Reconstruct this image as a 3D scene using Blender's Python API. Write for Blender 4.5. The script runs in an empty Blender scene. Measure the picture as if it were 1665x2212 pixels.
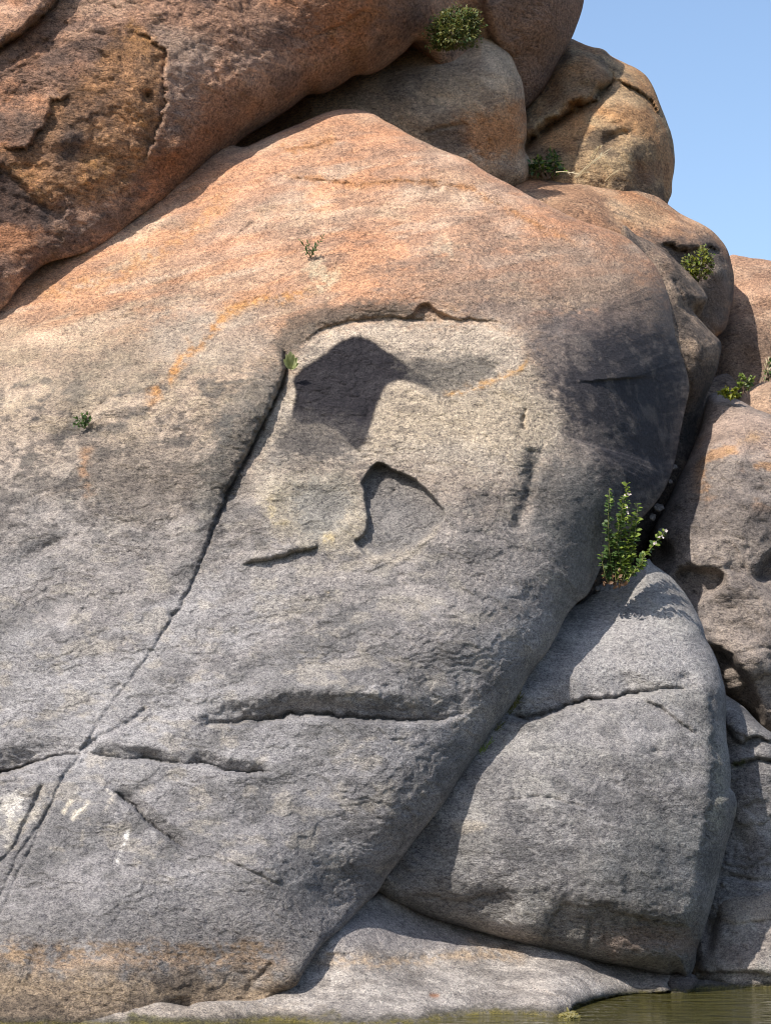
import bpy, math, random
import numpy as np

random.seed(7)
RNG = np.random.default_rng(11)
SC = bpy.context.scene
COL = SC.collection

# ------------------------------------------------------------------ camera, sky, sun, exposure
F_PX, CX, HZ, CAM_H = 5500.0, 832.5, 1690.0, 1.7      # survey scale: 5500 px focal, horizon line, eye height in m
IMG_W, IMG_H = 1665.0, 2212.0
cam_d = bpy.data.cameras.new('camera')
cam = bpy.data.objects.new('camera', cam_d)
COL.objects.link(cam)
cam.location = (0, 0, CAM_H)
cam.rotation_euler = (math.radians(90), 0, 0)
cam_d.sensor_fit = 'VERTICAL'
cam_d.sensor_height = 24.0
cam_d.lens = 24.0 * F_PX / IMG_H
cam_d.shift_y = (HZ - IMG_H / 2) / IMG_H
cam_d.clip_start, cam_d.clip_end = 0.1, 6000
SC.camera = cam

SUN_L = np.array((0.435, 0.52, -0.735)); SUN_L /= np.linalg.norm(SUN_L)   # direction the light travels
sun_el = math.asin(-SUN_L[2])
sun_az = math.atan2(-SUN_L[0], -SUN_L[1])             # clockwise from +Y
W = bpy.data.worlds.new('World'); SC.world = W
W.use_nodes = True
nt = W.node_tree
for n in list(nt.nodes): nt.nodes.remove(n)
wo = nt.nodes.new('ShaderNodeOutputWorld'); bg = nt.nodes.new('ShaderNodeBackground')
sky = nt.nodes.new('ShaderNodeTexSky'); sky.sky_type = 'NISHITA'; sky.sun_disc = False
sky.sun_elevation = sun_el; sky.sun_rotation = sun_az
sky.air_density = 1.0; sky.dust_density = 3.0; sky.ozone_density = 1.6; sky.altitude = 900
bg.inputs['Strength'].default_value = 0.15
nt.links.new(sky.outputs[0], bg.inputs[0]); nt.links.new(bg.outputs[0], wo.inputs[0])

sd = bpy.data.lights.new('sun', 'SUN'); sd.energy = 4.6; sd.angle = math.radians(0.53)
sd.color = (1.0, 0.945, 0.875)
sun = bpy.data.objects.new('sun', sd); COL.objects.link(sun)
from mathutils import Vector, Matrix
sun.rotation_euler = Vector(SUN_L).to_track_quat('-Z', 'Y').to_euler()
sun.location = (-10, -10, 25)

vs = SC.view_settings
vs.view_transform = 'Standard'; vs.look = 'None'; vs.exposure = 0.45; vs.gamma = 1.0; vs.use_curve_mapping = False
SC.cycles.max_bounces = 6
SC.cycles.pixel_filter_type = 'BLACKMAN_HARRIS'; SC.cycles.filter_width = 1.1
SC.cycles.use_denoising = True
SC.cycles.denoising_prefilter = "ACCURATE"

# ------------------------------------------------------------------ helpers
def pt(u, v, Y):
    """survey pixel + distance -> world metres"""
    return np.stack([(u - CX) * Y / F_PX, Y + 0 * u, CAM_H - (v - HZ) * Y / F_PX], -1)

def smooth(x):
    x = np.clip(x, 0, 1); return x * x * (3 - 2 * x)

def _hash(ix, iy, iz, s):
    h = (ix * 374761393 + iy * 668265263 + iz * 2147483647 + s * 974634777) & 0xFFFFFFFF
    h = ((h ^ (h >> 13)) * 1274126177) & 0xFFFFFFFF
    h = ((h ^ (h >> 16)) * 2246822519) & 0xFFFFFFFF
    return ((h ^ (h >> 15)) & 0xFFFFFF) / float(0xFFFFFF)

def vnoise(p, seed=0):
    i = np.floor(p).astype(np.int64); f = p - i
    f = f * f * f * (f * (f * 6 - 15) + 10)
    r = 0
    for a in (0, 1):
        wa = f[:, 0] if a else 1 - f[:, 0]
        for b in (0, 1):
            wb = f[:, 1] if b else 1 - f[:, 1]
            for c in (0, 1):
                wc = f[:, 2] if c else 1 - f[:, 2]
                r = r + wa * wb * wc * _hash(i[:, 0] + a, i[:, 1] + b, i[:, 2] + c, seed)
    return r * 2 - 1

ROT = np.array([[0.36, 0.48, -0.8], [-0.8, 0.6, 0.0], [0.48, 0.64, 0.6]])
def fbm(p, octv=4, gain=0.5, seed=0):
    a, s, t, q = 1.0, 0, 0, p
    for o in range(octv):
        s = s + a * vnoise(q, seed + o * 17); t += a; a *= gain; q = q @ ROT.T * 2.03 + 3.7
    return s / t

def catmull(pts, n=4):
    """smooth closed outline through the traced points (all columns)"""
    P = np.array(pts, float); m = len(P); out = []
    for i in range(m):
        p0, p1, p2, p3 = P[i - 1], P[i], P[(i + 1) % m], P[(i + 2) % m]
        for k in range(n):
            t = k / n
            out.append(0.5 * ((2 * p1) + (-p0 + p2) * t + (2 * p0 - 5 * p1 + 4 * p2 - p3) * t * t + (-p0 + 3 * p1 - 3 * p2 + p3) * t ** 3))
    return np.array(out)

def seg_dist(q, pl, closed):
    """distance of points q to polyline; returns dist, nearest point, segment index, segment t, signed cross"""
    P = np.array(pl, float)[:, :2]
    n = len(P) if closed else len(P) - 1
    best = np.full(len(q), 1e18); bx = np.zeros(len(q)); by = np.zeros(len(q)); bi = np.zeros(len(q), int); bt = np.zeros(len(q)); bc = np.zeros(len(q))
    for i in range(n):
        a, b = P[i], P[(i + 1) % len(P)]
        d = b - a; L = d @ d + 1e-12
        t = np.clip(((q[:, 0] - a[0]) * d[0] + (q[:, 1] - a[1]) * d[1]) / L, 0, 1)
        x = a[0] + t * d[0]; y = a[1] + t * d[1]
        dd = (q[:, 0] - x) ** 2 + (q[:, 1] - y) ** 2
        m = dd < best
        cr = d[0] * (q[:, 1] - a[1]) - d[1] * (q[:, 0] - a[0])
        best[m] = dd[m]; bx[m] = x[m]; by[m] = y[m]; bi[m] = i; bt[m] = t[m]; bc[m] = cr[m]
    return np.sqrt(best), bx, by, bi, bt, bc

def inside(q, poly):
    P = np.array(poly, float)[:, :2]
    r = np.zeros(len(q), bool); n = len(P)
    for i in range(n):
        x1, y1 = P[i]; x2, y2 = P[(i + 1) % n]
        if y1 == y2: continue
        c = (y1 > q[:, 1]) != (y2 > q[:, 1])
        r ^= c & (q[:, 0] < (x2 - x1) * (q[:, 1] - y1) / (y2 - y1) + x1)
    return r

def sdist(q, poly):
    """signed distance, positive inside"""
    d = seg_dist(q, poly, True)[0]
    return np.where(inside(q, poly), d, -d)

def near(q, pl, margin):
    P = np.array(pl, float)
    return np.nonzero((q[:, 0] > P[:, 0].min() - margin) & (q[:, 0] < P[:, 0].max() + margin) &
                      (q[:, 1] > P[:, 1].min() - margin) & (q[:, 1] < P[:, 1].max() + margin))[0]

class TPS:
    def __init__(s, pts, reg=1e-4):
        P = np.array(pts, float); s.c = P[:, :2] / 1000; n = len(P)
        K = s.k(s.c, s.c) + reg * np.eye(n); A = np.hstack([np.ones((n, 1)), s.c])
        M = np.block([[K, A], [A.T, np.zeros((3, 3))]])
        s.w = np.linalg.solve(M, np.concatenate([P[:, 2], np.zeros(3)]))
    @staticmethod
    def k(a, b):
        r2 = ((a[:, None, :] - b[None]) ** 2).sum(-1) + 1e-12
        return 0.5 * r2 * np.log(r2)
    def __call__(s, q):
        q = q / 1000
        return s.k(q, s.c) @ s.w[:-3] + s.w[-3] + q @ s.w[-2:]

# ---- relief features: each returns metres TOWARDS the viewer for points q
def line_param(pl, q):
    """position along the line's end-to-end chord (continuous everywhere) and the scale written on its points"""
    P = np.array(pl, float); ch = P[-1, :2] - P[0, :2]; L2 = ch @ ch
    t = ((q - P[0, :2]) @ ch) / L2
    tv = np.maximum.accumulate(((P[:, :2] - P[0, :2]) @ ch) / L2)
    return np.clip(t, 0, 1), np.interp(t, tv, P[:, 2])

def ledge(pl, h, rr, fall=150, under=0.0, ufall=25, side=1, crack=0.02, cw=3.5, taper=0.08, wob=2.5, broken=0.5):
    """one side of the line stands proud: rounded lip of radius rr above an (optionally recessed) foot"""
    pl = [tuple(p) if len(p) == 3 else (p[0], p[1], 1.0) for p in pl]
    def f(q, wn):
        out = np.zeros(len(q)); idx = near(q, pl, rr + 3 * max(fall, ufall if under or 1 else 0) + 4 * cw)
        if not len(idx): return out
        qq = q[idx] + wob * 1.6 * wn[idx]
        d, _, _, bi, bt, cr = seg_dist(qq, pl, False)
        brk = 1 - broken * (.65 - .85 * smooth(.5 + 1.6 * wn[idx, 1]))
        t, sc = line_param(pl, qq)
        L = np.hypot(pl[-1][0] - pl[0][0], pl[-1][1] - pl[0][1])
        tp = sc * smooth(t / taper) * smooth((1 - t) / taper)
        tr = min(.5, max(taper, .6 * (rr + fall) / L))           # broad relief dies away over a broad distance
        tb = sc * (smooth(t / tr) * smooth((1 - t) / tr)) if h or under else 0
        s = np.where(cr < 0, d, -d) * side
        rise = np.where(s > 0, h * np.sqrt(np.clip(1 - (1 - np.clip(s / rr, 0, 1)) ** 2, 0, 1)) * np.exp(-np.maximum(s - rr, 0) / fall) * smooth(1.5 - np.maximum(s - rr, 0) / (2 * fall)), -under * np.where(np.abs(s) < 2.4 * ufall, 1 - smooth(np.abs(s) / (2.4 * ufall)), 0))
        lip = np.where(s > 0, np.exp(-s / (rr * 1.2)), 1.0)
        tl = tp * lip + tb * (1 - lip) if h or under else 0
        out[idx] = tl * rise - tp * brk * crack * np.exp(-(s / (cw * (.6 + .6 * brk))) ** 2)
        return out
    return f

def crack(pl, depth, w, wob=2.5, taper=0.06, broken=0.6):
    return ledge(pl, 0.0, 1.0, 1.0, 0, 25, 1, depth, w, taper, wob, broken)

def lump(u, v, ru, rv, h, rot=0.0):
    c, s = math.cos(math.radians(rot)), math.sin(math.radians(rot))
    def f(q, wn):
        x = q[:, 0] - u; y = q[:, 1] - v
        a = (x * c + y * s) / ru; b = (-x * s + y * c) / rv
        return h * np.exp(-(a * a + b * b))
    return f

def niche(poly, depth, soft, weight=None, wob=2.5):
    poly = catmull(poly, 3)
    def f(q, wn):
        out = np.zeros(len(q)); idx = near(q, poly, 2)
        d = sdist(q[idx] + wob * wn[idx], poly)
        w = np.ones(len(idx)) if weight is None else weight(q[idx])
        out[idx] = -depth * smooth(d / soft) * w
        return out
    return f

# ---- pigment layers: colour laid on with a mask (0..1)
def layer_poly(poly, col, amt=1.0, soft=20, wob=12, grain=0.0):
    poly = catmull(poly, 3)
    def f(q, wn, gn):
        m = np.zeros(len(q)); idx = near(q, poly, soft + wob * 2)
        d = sdist(q[idx] + wob * wn[idx], poly)
        m[idx] = smooth((d + soft / 2) / soft + grain * gn[idx]) if grain else smooth((d + soft / 2) / soft)
        return m * amt, col
    return f

def layer_line(pl, col, amt, w, wob=8, grain=0.5):
    pl = [tuple(p) if len(p) == 3 else (p[0], p[1], 1.0) for p in pl]
    def f(q, wn, gn):
        m = np.zeros(len(q)); idx = near(q, pl, w * 4 + wob * 2)
        d, _, _, bi, bt, cr = seg_dist(q[idx] + wob * wn[idx], pl, False)
        t, sc = line_param(pl, q[idx])
        br = smooth(.72 + 1.1 * wn[idx, 1] + .8 * gn[idx]) if grain > .3 else 1
        ww = w * sc * (1 + .9 * wn[idx, 0]) + 1e-6
        m[idx] = np.clip(np.exp(-(d / np.maximum(ww, 1.5)) ** 2) * (1 + grain * gn[idx]), 0, 1) * br * smooth(t / .15 + .15) * smooth((1 - t) / .15 + .15)
        return m * amt, col
    return f

def layer_noise(col, amt, scale, thr, soft, seed, stretch=(1, 1, 1), region=None, rot=0.0):
    ca, sa = math.cos(math.radians(rot)), math.sin(math.radians(rot))
    def f(q, wn, gn, p=None):
        if rot: p = np.stack([p[:, 0] * ca + p[:, 2] * sa, p[:, 1], -p[:, 0] * sa + p[:, 2] * ca], -1)
        n = fbm(p * np.array(stretch) * scale, 4, 0.55, seed)
        m = smooth((n - thr) / soft + 0.5)
        if region is not None: m = m * region(q)
        return m * amt, col
    f.world = True
    return f

# ------------------------------------------------------------------ materials
def new_mat(name):
    m = bpy.data.materials.new(name); m.use_nodes = True
    t = m.node_tree
    for n in list(t.nodes): t.nodes.remove(n)
    o = t.nodes.new('ShaderNodeOutputMaterial'); b = t.nodes.new('ShaderNodeBsdfPrincipled')
    t.links.new(b.outputs[0], o.inputs[0])
    return m, t, b

def granite():
    m, t, b = new_mat('granite')
    N = t.nodes.new; L = t.links.new
    def math_(op, a, c=None, clamp=False):
        n = N('ShaderNodeMath'); n.operation = op; n.use_clamp = clamp
        for i, x in enumerate((a, c)):
            if x is None: continue
            if isinstance(x, (int, float)): n.inputs[i].default_value = x
            else: L(x, n.inputs[i])
        return n.outputs[0]
    geo = N('ShaderNodeNewGeometry')
    mp = N('ShaderNodeMapping'); mp.inputs['Rotation'].default_value = (0, math.radians(-7), 0); mp.inputs['Scale'].default_value = (1, 1, 1.7)
    L(geo.outputs['Position'], mp.inputs[0])
    pig = N('ShaderNodeAttribute'); pig.attribute_name = 'pigment'
    flk = N('ShaderNodeAttribute'); flk.attribute_name = 'flake'
    def noise(scale, det, rough, vec, dist=0.0):
        n = N('ShaderNodeTexNoise'); n.inputs['Scale'].default_value = scale; n.inputs['Detail'].default_value = det
        n.inputs['Roughness'].default_value = rough; n.inputs['Distortion'].default_value = dist; L(vec, n.inputs['Vector']); return n.outputs['Fac']
    n1 = noise(24, 5, 0.65, mp.outputs[0], 0.4)      # flakes a few cm across
    n2 = noise(80, 3, 0.6, mp.outputs[0])           # crystals
    n3 = noise(4.5, 4, 0.6, geo.outputs['Position'])  # broad mottling
    vo = N('ShaderNodeTexVoronoi'); vo.inputs['Scale'].default_value = 95; L(mp.outputs[0], vo.inputs['Vector'])
    # value multiplier
    n4 = noise(1.7, 4, 0.55, mp.outputs[0])
    flkv = math_('MULTIPLY', flk.outputs['Fac'], math_('MULTIPLY', math_('SUBTRACT', n4, 0.22), 3.4, True))
    a = math_('MULTIPLY', math_('SUBTRACT', n1, 0.5), math_('ADD', math_('MULTIPLY', flkv, 2.4), 0.7))
    c = math_('MULTIPLY', math_('SUBTRACT', n2, 0.5), 2.5)
    d = math_('MULTIPLY', math_('SUBTRACT', n3, 0.5), 0.55)
    e = math_('ADD', math_('ADD', a, c), math_('ADD', d, 1.0))
    vsep = N('ShaderNodeSeparateColor'); L(vo.outputs['Color'], vsep.inputs[0])
    e = math_('MULTIPLY', e, math_('ADD', math_('MULTIPLY', vsep.outputs[0], 0.28), 0.86))
    e = math_('MINIMUM', math_('MAXIMUM', e, 0.22), 1.7)
    mul = N('ShaderNodeMix'); mul.data_type = 'RGBA'; mul.blend_type = 'MULTIPLY'; mul.inputs[0].default_value = 1.0
    cmb = N('ShaderNodeCombineColor'); L(e, cmb.inputs[0]); L(e, cmb.inputs[1]); L(math_('ADD', math_('MULTIPLY', e, 0.93), 0.06), cmb.inputs[2])
    L(pig.outputs['Color'], mul.inputs[6]); L(cmb.outputs[0], mul.inputs[7])
    # dark mica flecks, denser where flaky
    fl = math_('MULTIPLY', math_('GREATER_THAN', vsep.outputs[1], 0.86), 0.55)
    mx = N('ShaderNodeMix'); mx.data_type = 'RGBA'; L(fl, mx.inputs[0]); L(mul.outputs[2], mx.inputs[6])
    dk = N('ShaderNodeMix'); dk.data_type = 'RGBA'; dk.blend_type = 'MULTIPLY'; dk.inputs[0].default_value = 1; L(mul.outputs[2], dk.inputs[6]); dk.inputs[7].default_value = (0.35, 0.35, 0.38, 1)
    L(dk.outputs[2], mx.inputs[7])
    L(mx.outputs[2], b.inputs['Base Color'])
    b.inputs['Roughness'].default_value = 0.88
    b.inputs['Specular IOR Level'].default_value = 0.25
    h = math_('ADD', math_('MULTIPLY', n1, 1.0), math_('MULTIPLY', n2, 0.35))
    bp = N('ShaderNodeBump'); bp.inputs['Distance'].default_value = 0.035
    L(math_('ADD', math_('MULTIPLY', flkv, 1.2), math_('MULTIPLY', flk.outputs['Fac'], 0.3)), bp.inputs['Strength']); L(h, bp.inputs['Height']); L(bp.outputs[0], b.inputs['Normal'])
    return m
M_ROCK = granite()

def leaf_mat(name, c1, c2, trans=0.35):
    m, t, b = new_mat(name)
    oi = t.nodes.new('ShaderNodeNewGeometry'); n = t.nodes.new('ShaderNodeTexNoise'); n.inputs['Scale'].default_value = 22
    r = t.nodes.new('ShaderNodeValToRGB'); r.color_ramp.elements[0].color = (*c1, 1); r.color_ramp.elements[1].color = (*c2, 1)
    r.color_ramp.elements[0].position = .32; r.color_ramp.elements[1].position = .66
    t.links.new(oi.outputs['Position'], n.inputs['Vector']); t.links.new(n.outputs['Fac'], r.inputs[0]); t.links.new(r.outputs[0], b.inputs['Base Color'])
    b.inputs['Roughness'].default_value = .55
    tr = t.nodes.new('ShaderNodeBsdfTranslucent'); t.links.new(r.outputs[0], tr.inputs[0])
    mx = t.nodes.new('ShaderNodeMixShader'); mx.inputs[0].default_value = trans
    o = [x for x in t.nodes if x.type == 'OUTPUT_MATERIAL'][0]
    t.links.new(b.outputs[0], mx.inputs[1]); t.links.new(tr.outputs[0], mx.inputs[2]); t.links.new(mx.outputs[0], o.inputs[0])
    return m

def mesh_np(name, V, quads, tris=None):
    me = bpy.data.meshes.new(name)
    nq = len(quads); ntr = 0 if tris is None else len(tris)
    me.vertices.add(len(V)); me.vertices.foreach_set('co', np.ascontiguousarray(V, np.float32).ravel())
    loops = quads.ravel() if ntr == 0 else np.concatenate([quads.ravel(), tris.ravel()])
    me.loops.add(len(loops)); me.loops.foreach_set('vertex_index', loops.astype(np.int32))
    st = np.concatenate([np.arange(nq) * 4, nq * 4 + np.arange(ntr) * 3]).astype(np.int32)
    me.polygons.add(nq + ntr); me.polygons.foreach_set('loop_start', st)
    me.polygons.foreach_set('use_smooth', np.ones(nq + ntr, bool))
    me.update(calc_edges=True); me.validate()
    return me

# ------------------------------------------------------------------ a boulder
def boulder(name, label, outline, ctrl, feats, base, layers, step=4.0, w=60, r=0.4, thick=1.6,
            grain=(0.018, 0.007), plates=.012, calm=None, flake=0.7, seed=1, cat='boulder', sm=4, group=None):
    """Closed rock: front relief from control distances + rolled rim + features, back closed by an inflated shell."""
    ol = [tuple(p) if len(p) == 4 else (p[0], p[1], w, r) for p in outline]
    ol = catmull(ol, sm) if sm > 1 else np.array(ol, float)
    u0, u1, v0, v1 = ol[:, 0].min() - step, ol[:, 0].max() + 2 * step, ol[:, 1].min() - step, ol[:, 1].max() + 2 * step
    us = np.arange(u0, u1, step); vs_ = np.arange(v0, v1, step)
    U, Vv = np.meshgrid(us, vs_)
    q = np.stack([U.ravel(), Vv.ravel()], -1)
    # ragged outline: real rock edges are never clean curves
    rn = np.stack([fbm(np.stack([ol[:, 0] * .02, ol[:, 1] * .02, 0 * ol[:, 0] + seed], -1), 4, .6, seed), fbm(np.stack([ol[:, 0] * .02, ol[:, 1] * .02, 0 * ol[:, 0] + seed + 9], -1), 4, .6, seed + 5)], -1)
    ol[:, :2] += 2.2 * rn
    ins = inside(q, ol)
    I = ins.reshape(U.shape)
    cell = I[:-1, :-1] | I[1:, :-1] | I[:-1, 1:] | I[1:, 1:]
    used = np.zeros(U.shape, bool)
    used[:-1, :-1] |= cell; used[1:, :-1] |= cell; used[:-1, 1:] |= cell; used[1:, 1:] |= cell
    vi = np.full(U.size, -1); sel = np.nonzero(used.ravel())[0]; vi[sel] = np.arange(len(sel))
    q = q[sel]; ins = ins[sel]
    d, bx, by, bi, bt, _ = seg_dist(q, ol, True)
    out = ~ins
    q[out, 0] = bx[out]; q[out, 1] = by[out]; d[out] = 0
    nx = (bi + 1) % len(ol)
    wv = ol[bi, 2] * (1 - bt) + ol[nx, 2] * bt; rv = ol[bi, 3] * (1 - bt) + ol[nx, 3] * bt
    # smooth noise fields in survey plane (for wobble) and in space (for relief)
    s3 = np.stack([q[:, 0], q[:, 1], np.full(len(q), seed * 37.0)], -1)
    wn = np.stack([fbm(s3 * .045, 3, .6, seed + 3), fbm(s3 * .045 + 40, 3, .6, seed + 4)], -1)
    gn = fbm(s3 * np.array([.08, .16, 1]), 3, .7, seed + 8)
    Y = TPS(ctrl)(q)
    dd = np.clip(d / np.maximum(wv * (1 + .03 * wn[:, 0]), 1), 0, 1)
    Y = Y + rv * (1 - np.sqrt(np.clip(1 - (1 - dd) ** 2, 0, 1)))
    for f in feats: Y = Y - f(q, wn)
    p0 = pt(q[:, 0], q[:, 1], Y)
    # hummocky weathering, foliation running nearly level
    pa = p0 * np.array([1, 1, 1.7])
    n_big = fbm(p0 * 1.1, 3, .5, seed + 20); n_mid = fbm(pa * 3.2, 4, .55, seed + 21); n_fin = fbm(pa * 13, 3, .6, seed + 22)
    rimk = 0.35 + 0.65 * smooth(d / 25)
    if calm is not None: rimk = rimk * calm(q)
    pl_ = fbm(p0 * np.array([1, 1, 1.5]) * 1.9, 4, .55, seed + 30) * 4.5; fl_ = np.floor(pl_)
    n_pl = fl_ + smooth((pl_ - fl_ - .42) / .16)               # exfoliation plates: flat treads with small broken risers
    Y = Y - rimk * plates * n_pl
    Y = Y - rimk * (0.05 * n_big * min(1, grain[0] / .018) + grain[0] * n_mid + grain[1] * n_fin)
    V = pt(q[:, 0], q[:, 1], Y)
    jj, ii = np.nonzero(cell); nu = U.shape[1]
    k = jj * nu + ii
    quads = vi[np.stack([k, k + nu, k + nu + 1, k + 1], -1)]
    # boundary edges -> shell at the back
    E = np.concatenate([quads[:, [0, 1]], quads[:, [1, 2]], quads[:, [2, 3]], quads[:, [3, 0]]])
    key = E[:, 0].astype(np.int64) * len(V) + E[:, 1]; rkey = E[:, 1].astype(np.int64) * len(V) + E[:, 0]
    B = E[~np.isin(key, rkey)]
    bv = np.unique(B); mp = np.full(len(V), -1); mp[bv] = np.arange(len(bv))
    cen_q = q[bv].mean(0); Yc = V[bv, 1].mean()
    rings = []; Q = [quads]; nb = len(bv); base_i = len(V)
    prev = bv
    KS = ((.05, .10), (.14, .35), (.32, .65), (.58, .88), (.85, 1.0))
    for s, tY in KS:
        qq = q[bv] * (1 - s) + cen_q * s
        YY = V[bv, 1] * (1 - s) + Yc * s + thick * math.sin(tY * math.pi / 2)
        rv_ = pt(qq[:, 0], qq[:, 1], YY)
        rv_ = rv_ + 0.05 * s * np.stack([vnoise(rv_ * 1.5, 3)] * 3, -1)
        rings.append(rv_)
        cur = base_i + np.arange(nb)
        pa_, pb_ = (B[:, 0], B[:, 1]) if prev is bv else (prev[mp[B[:, 0]]], prev[mp[B[:, 1]]])
        Q.append(np.stack([pb_, pa_, cur[mp[B[:, 0]]], cur[mp[B[:, 1]]]], -1))
        prev = cur; base_i += nb
    cpt = pt(np.array([cen_q[0]]), np.array([cen_q[1]]), np.array([Yc + thick]))
    tris = np.stack([prev[mp[B[:, 1]]], prev[mp[B[:, 0]]], np.full(len(B), base_i)], -1)
    Vall = np.concatenate([V] + rings + [cpt])
    me = mesh_np(name, Vall, np.concatenate(Q), tris)
    # pigment
    c = np.tile(np.array(base, float), (len(V), 1)) if not callable(base) else base(q, V, wn, gn)
    for l in layers:
        m, col = l(q, wn, gn, V) if getattr(l, 'world', False) else l(q, wn, gn)
        m = np.clip(m, 0, 1)[:, None]
        c = c * (1 - m) + np.array(col) * m
    # damp and algae by height above the lake
    z = V[:, 2] + 0.025 * gn + 0.02 * wn[:, 0]
    wet = smooth((0.075 - z) / 0.05)[:, None]
    alg = smooth((0.035 - z) / 0.025)[:, None] * smooth(.7 + gn)[:, None]
    c = c * (1 - .75 * wet) + np.array((.05, .045, .035)) * .75 * wet
    c = c * (1 - alg) + np.array((.13, .108, .03)) * alg
    c = np.clip(c, 0.008, 0.85)
    call = np.ones((len(Vall), 4)); call[:len(V), :3] = c
    for k2 in range(len(KS)): call[len(V) + k2 * nb: len(V) + (k2 + 1) * nb, :3] = c[bv]
    call[-1, :3] = c[bv].mean(0)
    at = me.attributes.new('pigment', 'FLOAT_COLOR', 'POINT'); at.data.foreach_set('color', call.astype(np.float32).ravel())
    fv = flake(q) if callable(flake) else np.full(len(V), flake)
    fk = np.full(len(Vall), float(np.mean(fv)), np.float32); fk[:len(V)] = fv
    at = me.attributes.new('flake', 'FLOAT', 'POINT'); at.data.foreach_set('value', fk)
    me.materials.append(M_ROCK)
    # origin at the foot of the rock
    org = Vector((float(Vall[:, 0].mean()), float(Vall[:, 1].mean()), float(Vall[:, 2].min())))
    me.transform(Matrix.Translation(-org))
    ob = bpy.data.objects.new(name, me); ob.location = org; COL.objects.link(ob)
    ob['label'] = label; ob['category'] = cat
    if group: ob['group'] = group
    ob_surface[name] = (q, Y)
    return ob
ob_surface = {}

def surf_Y(key, u, v):
    q, Y = ob_surface[key]
    i = np.argmin((q[:, 0] - u) ** 2 + (q[:, 1] - v) ** 2)
    return float(Y[i])

# ------------------------------------------------------------------ setting: lake, bed, land behind
def sheet(name, xs, ys, zf, mat):
    X, Yy = np.meshgrid(xs, ys); Z = zf(X, Yy)
    V = np.stack([X.ravel(), Yy.ravel(), Z.ravel()], -1); n = len(xs)
    j, i = np.meshgrid(np.arange(len(ys) - 1), np.arange(n - 1), indexing='ij'); k = (j * n + i).ravel()
    me = mesh_np(name, V, np.stack([k, k + 1, k + n + 1, k + n], -1)); me.materials.append(mat)
    o = bpy.data.objects.new(name, me); COL.objects.link(o); o['kind'] = 'structure'
    return o

def water_mat():
    m, t, b = new_mat('lake_water')
    N = t.nodes.new; L = t.links.new
    b.inputs['Base Color'].default_value = (0.06, 0.054, 0.016, 1)
    b.inputs['Roughness'].default_value = 0.04; b.inputs['IOR'].default_value = 1.333
    geo = N('ShaderNodeNewGeometry')
    mp = N('ShaderNodeMapping'); mp.inputs['Scale'].default_value = (.75, 2.2, 1); mp.inputs['Rotation'].default_value = (0, 0, math.radians(4)); L(geo.outputs['Position'], mp.inputs[0])
    n = N('ShaderNodeTexNoise'); n.inputs['Scale'].default_value = 2.6; n.inputs['Detail'].default_value = 3; n.inputs['Distortion'].default_value = .6; L(mp.outputs[0], n.inputs['Vector'])
    bp = N('ShaderNodeBump'); bp.inputs['Distance'].default_value = .06; bp.inputs['Strength'].default_value = .8
    L(n.outputs['Fac'], bp.inputs['Height']); L(bp.outputs[0], b.inputs['Normal'])
    return m

def soil_mat():
    m, t, b = new_mat('lake_soil')
    n = t.nodes.new('ShaderNodeTexNoise'); n.inputs['Scale'].default_value = .8; n.inputs['Detail'].default_value = 8
    r = t.nodes.new('ShaderNodeValToRGB'); r.color_ramp.elements[0].color = (.10, .075, .04, 1); r.color_ramp.elements[1].color = (.26, .19, .11, 1)
    g = t.nodes.new('ShaderNodeNewGeometry'); t.links.new(g.outputs['Position'], n.inputs['Vector'])
    t.links.new(n.outputs['Fac'], r.inputs[0]); t.links.new(r.outputs[0], b.inputs['Base Color']); b.inputs['Roughness'].default_value = .95
    return m
M_WATER, M_SOIL = water_mat(), soil_mat()
far = np.array([-3000, -800, -200, -60, -25, -12, -6, -3, 0, 3, 6, 12, 25, 60, 200, 800, 3000.])
sheet('lake', far, np.array([-3000, -500, -80, -10, 0, 6, 12, 18, 22, 26, 30.]), lambda X, Y: 0 * X, M_WATER)
def land_z(X, Y):
    """lake bed in front, bouldery hillside climbing behind the outcrop"""
    s = smooth((Y - 23.6) / 5.5)
    top = np.interp(X, [-60, -25, -6, 0.3, 2.6, 5.0, 9, 25, 60], [1.0, 3.0, 7.0, 7.6, 5.2, 3.0, 2.2, 1.4, .8])
    top = top * (1 - .75 * smooth((Y - 34) / 60)) + .25 * np.sin(X * 1.3 + Y * .9) * np.sin(Y * 1.1 - X * .4)
    return -1.6 * (1 - s) + s * np.maximum(top, .3)
sheet('ground', np.concatenate([far[:4], np.linspace(-25, 25, 60), far[13:]]), np.concatenate([[-3000, -500, -80, 0, 10], np.linspace(16, 60, 50), [80, 150, 400, 1200, 3000]]), land_z, M_SOIL)

# ------------------------------------------------------------------ colours (albedo)
PINK = (.47, .275, .175); TAN = (.45, .34, .225); PALE = (.465, .395, .315); GREY = (.22, .208, .205); BLUEG = (.252, .237, .234)
OCHRE = (.40, .215, .065); RUST = (.42, .20, .085); VARN = (.013, .012, .018); DARK = (.085, .075, .075); BROWN = (.27, .165, .11)
WHITE = (.72, .68, .62)

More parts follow.
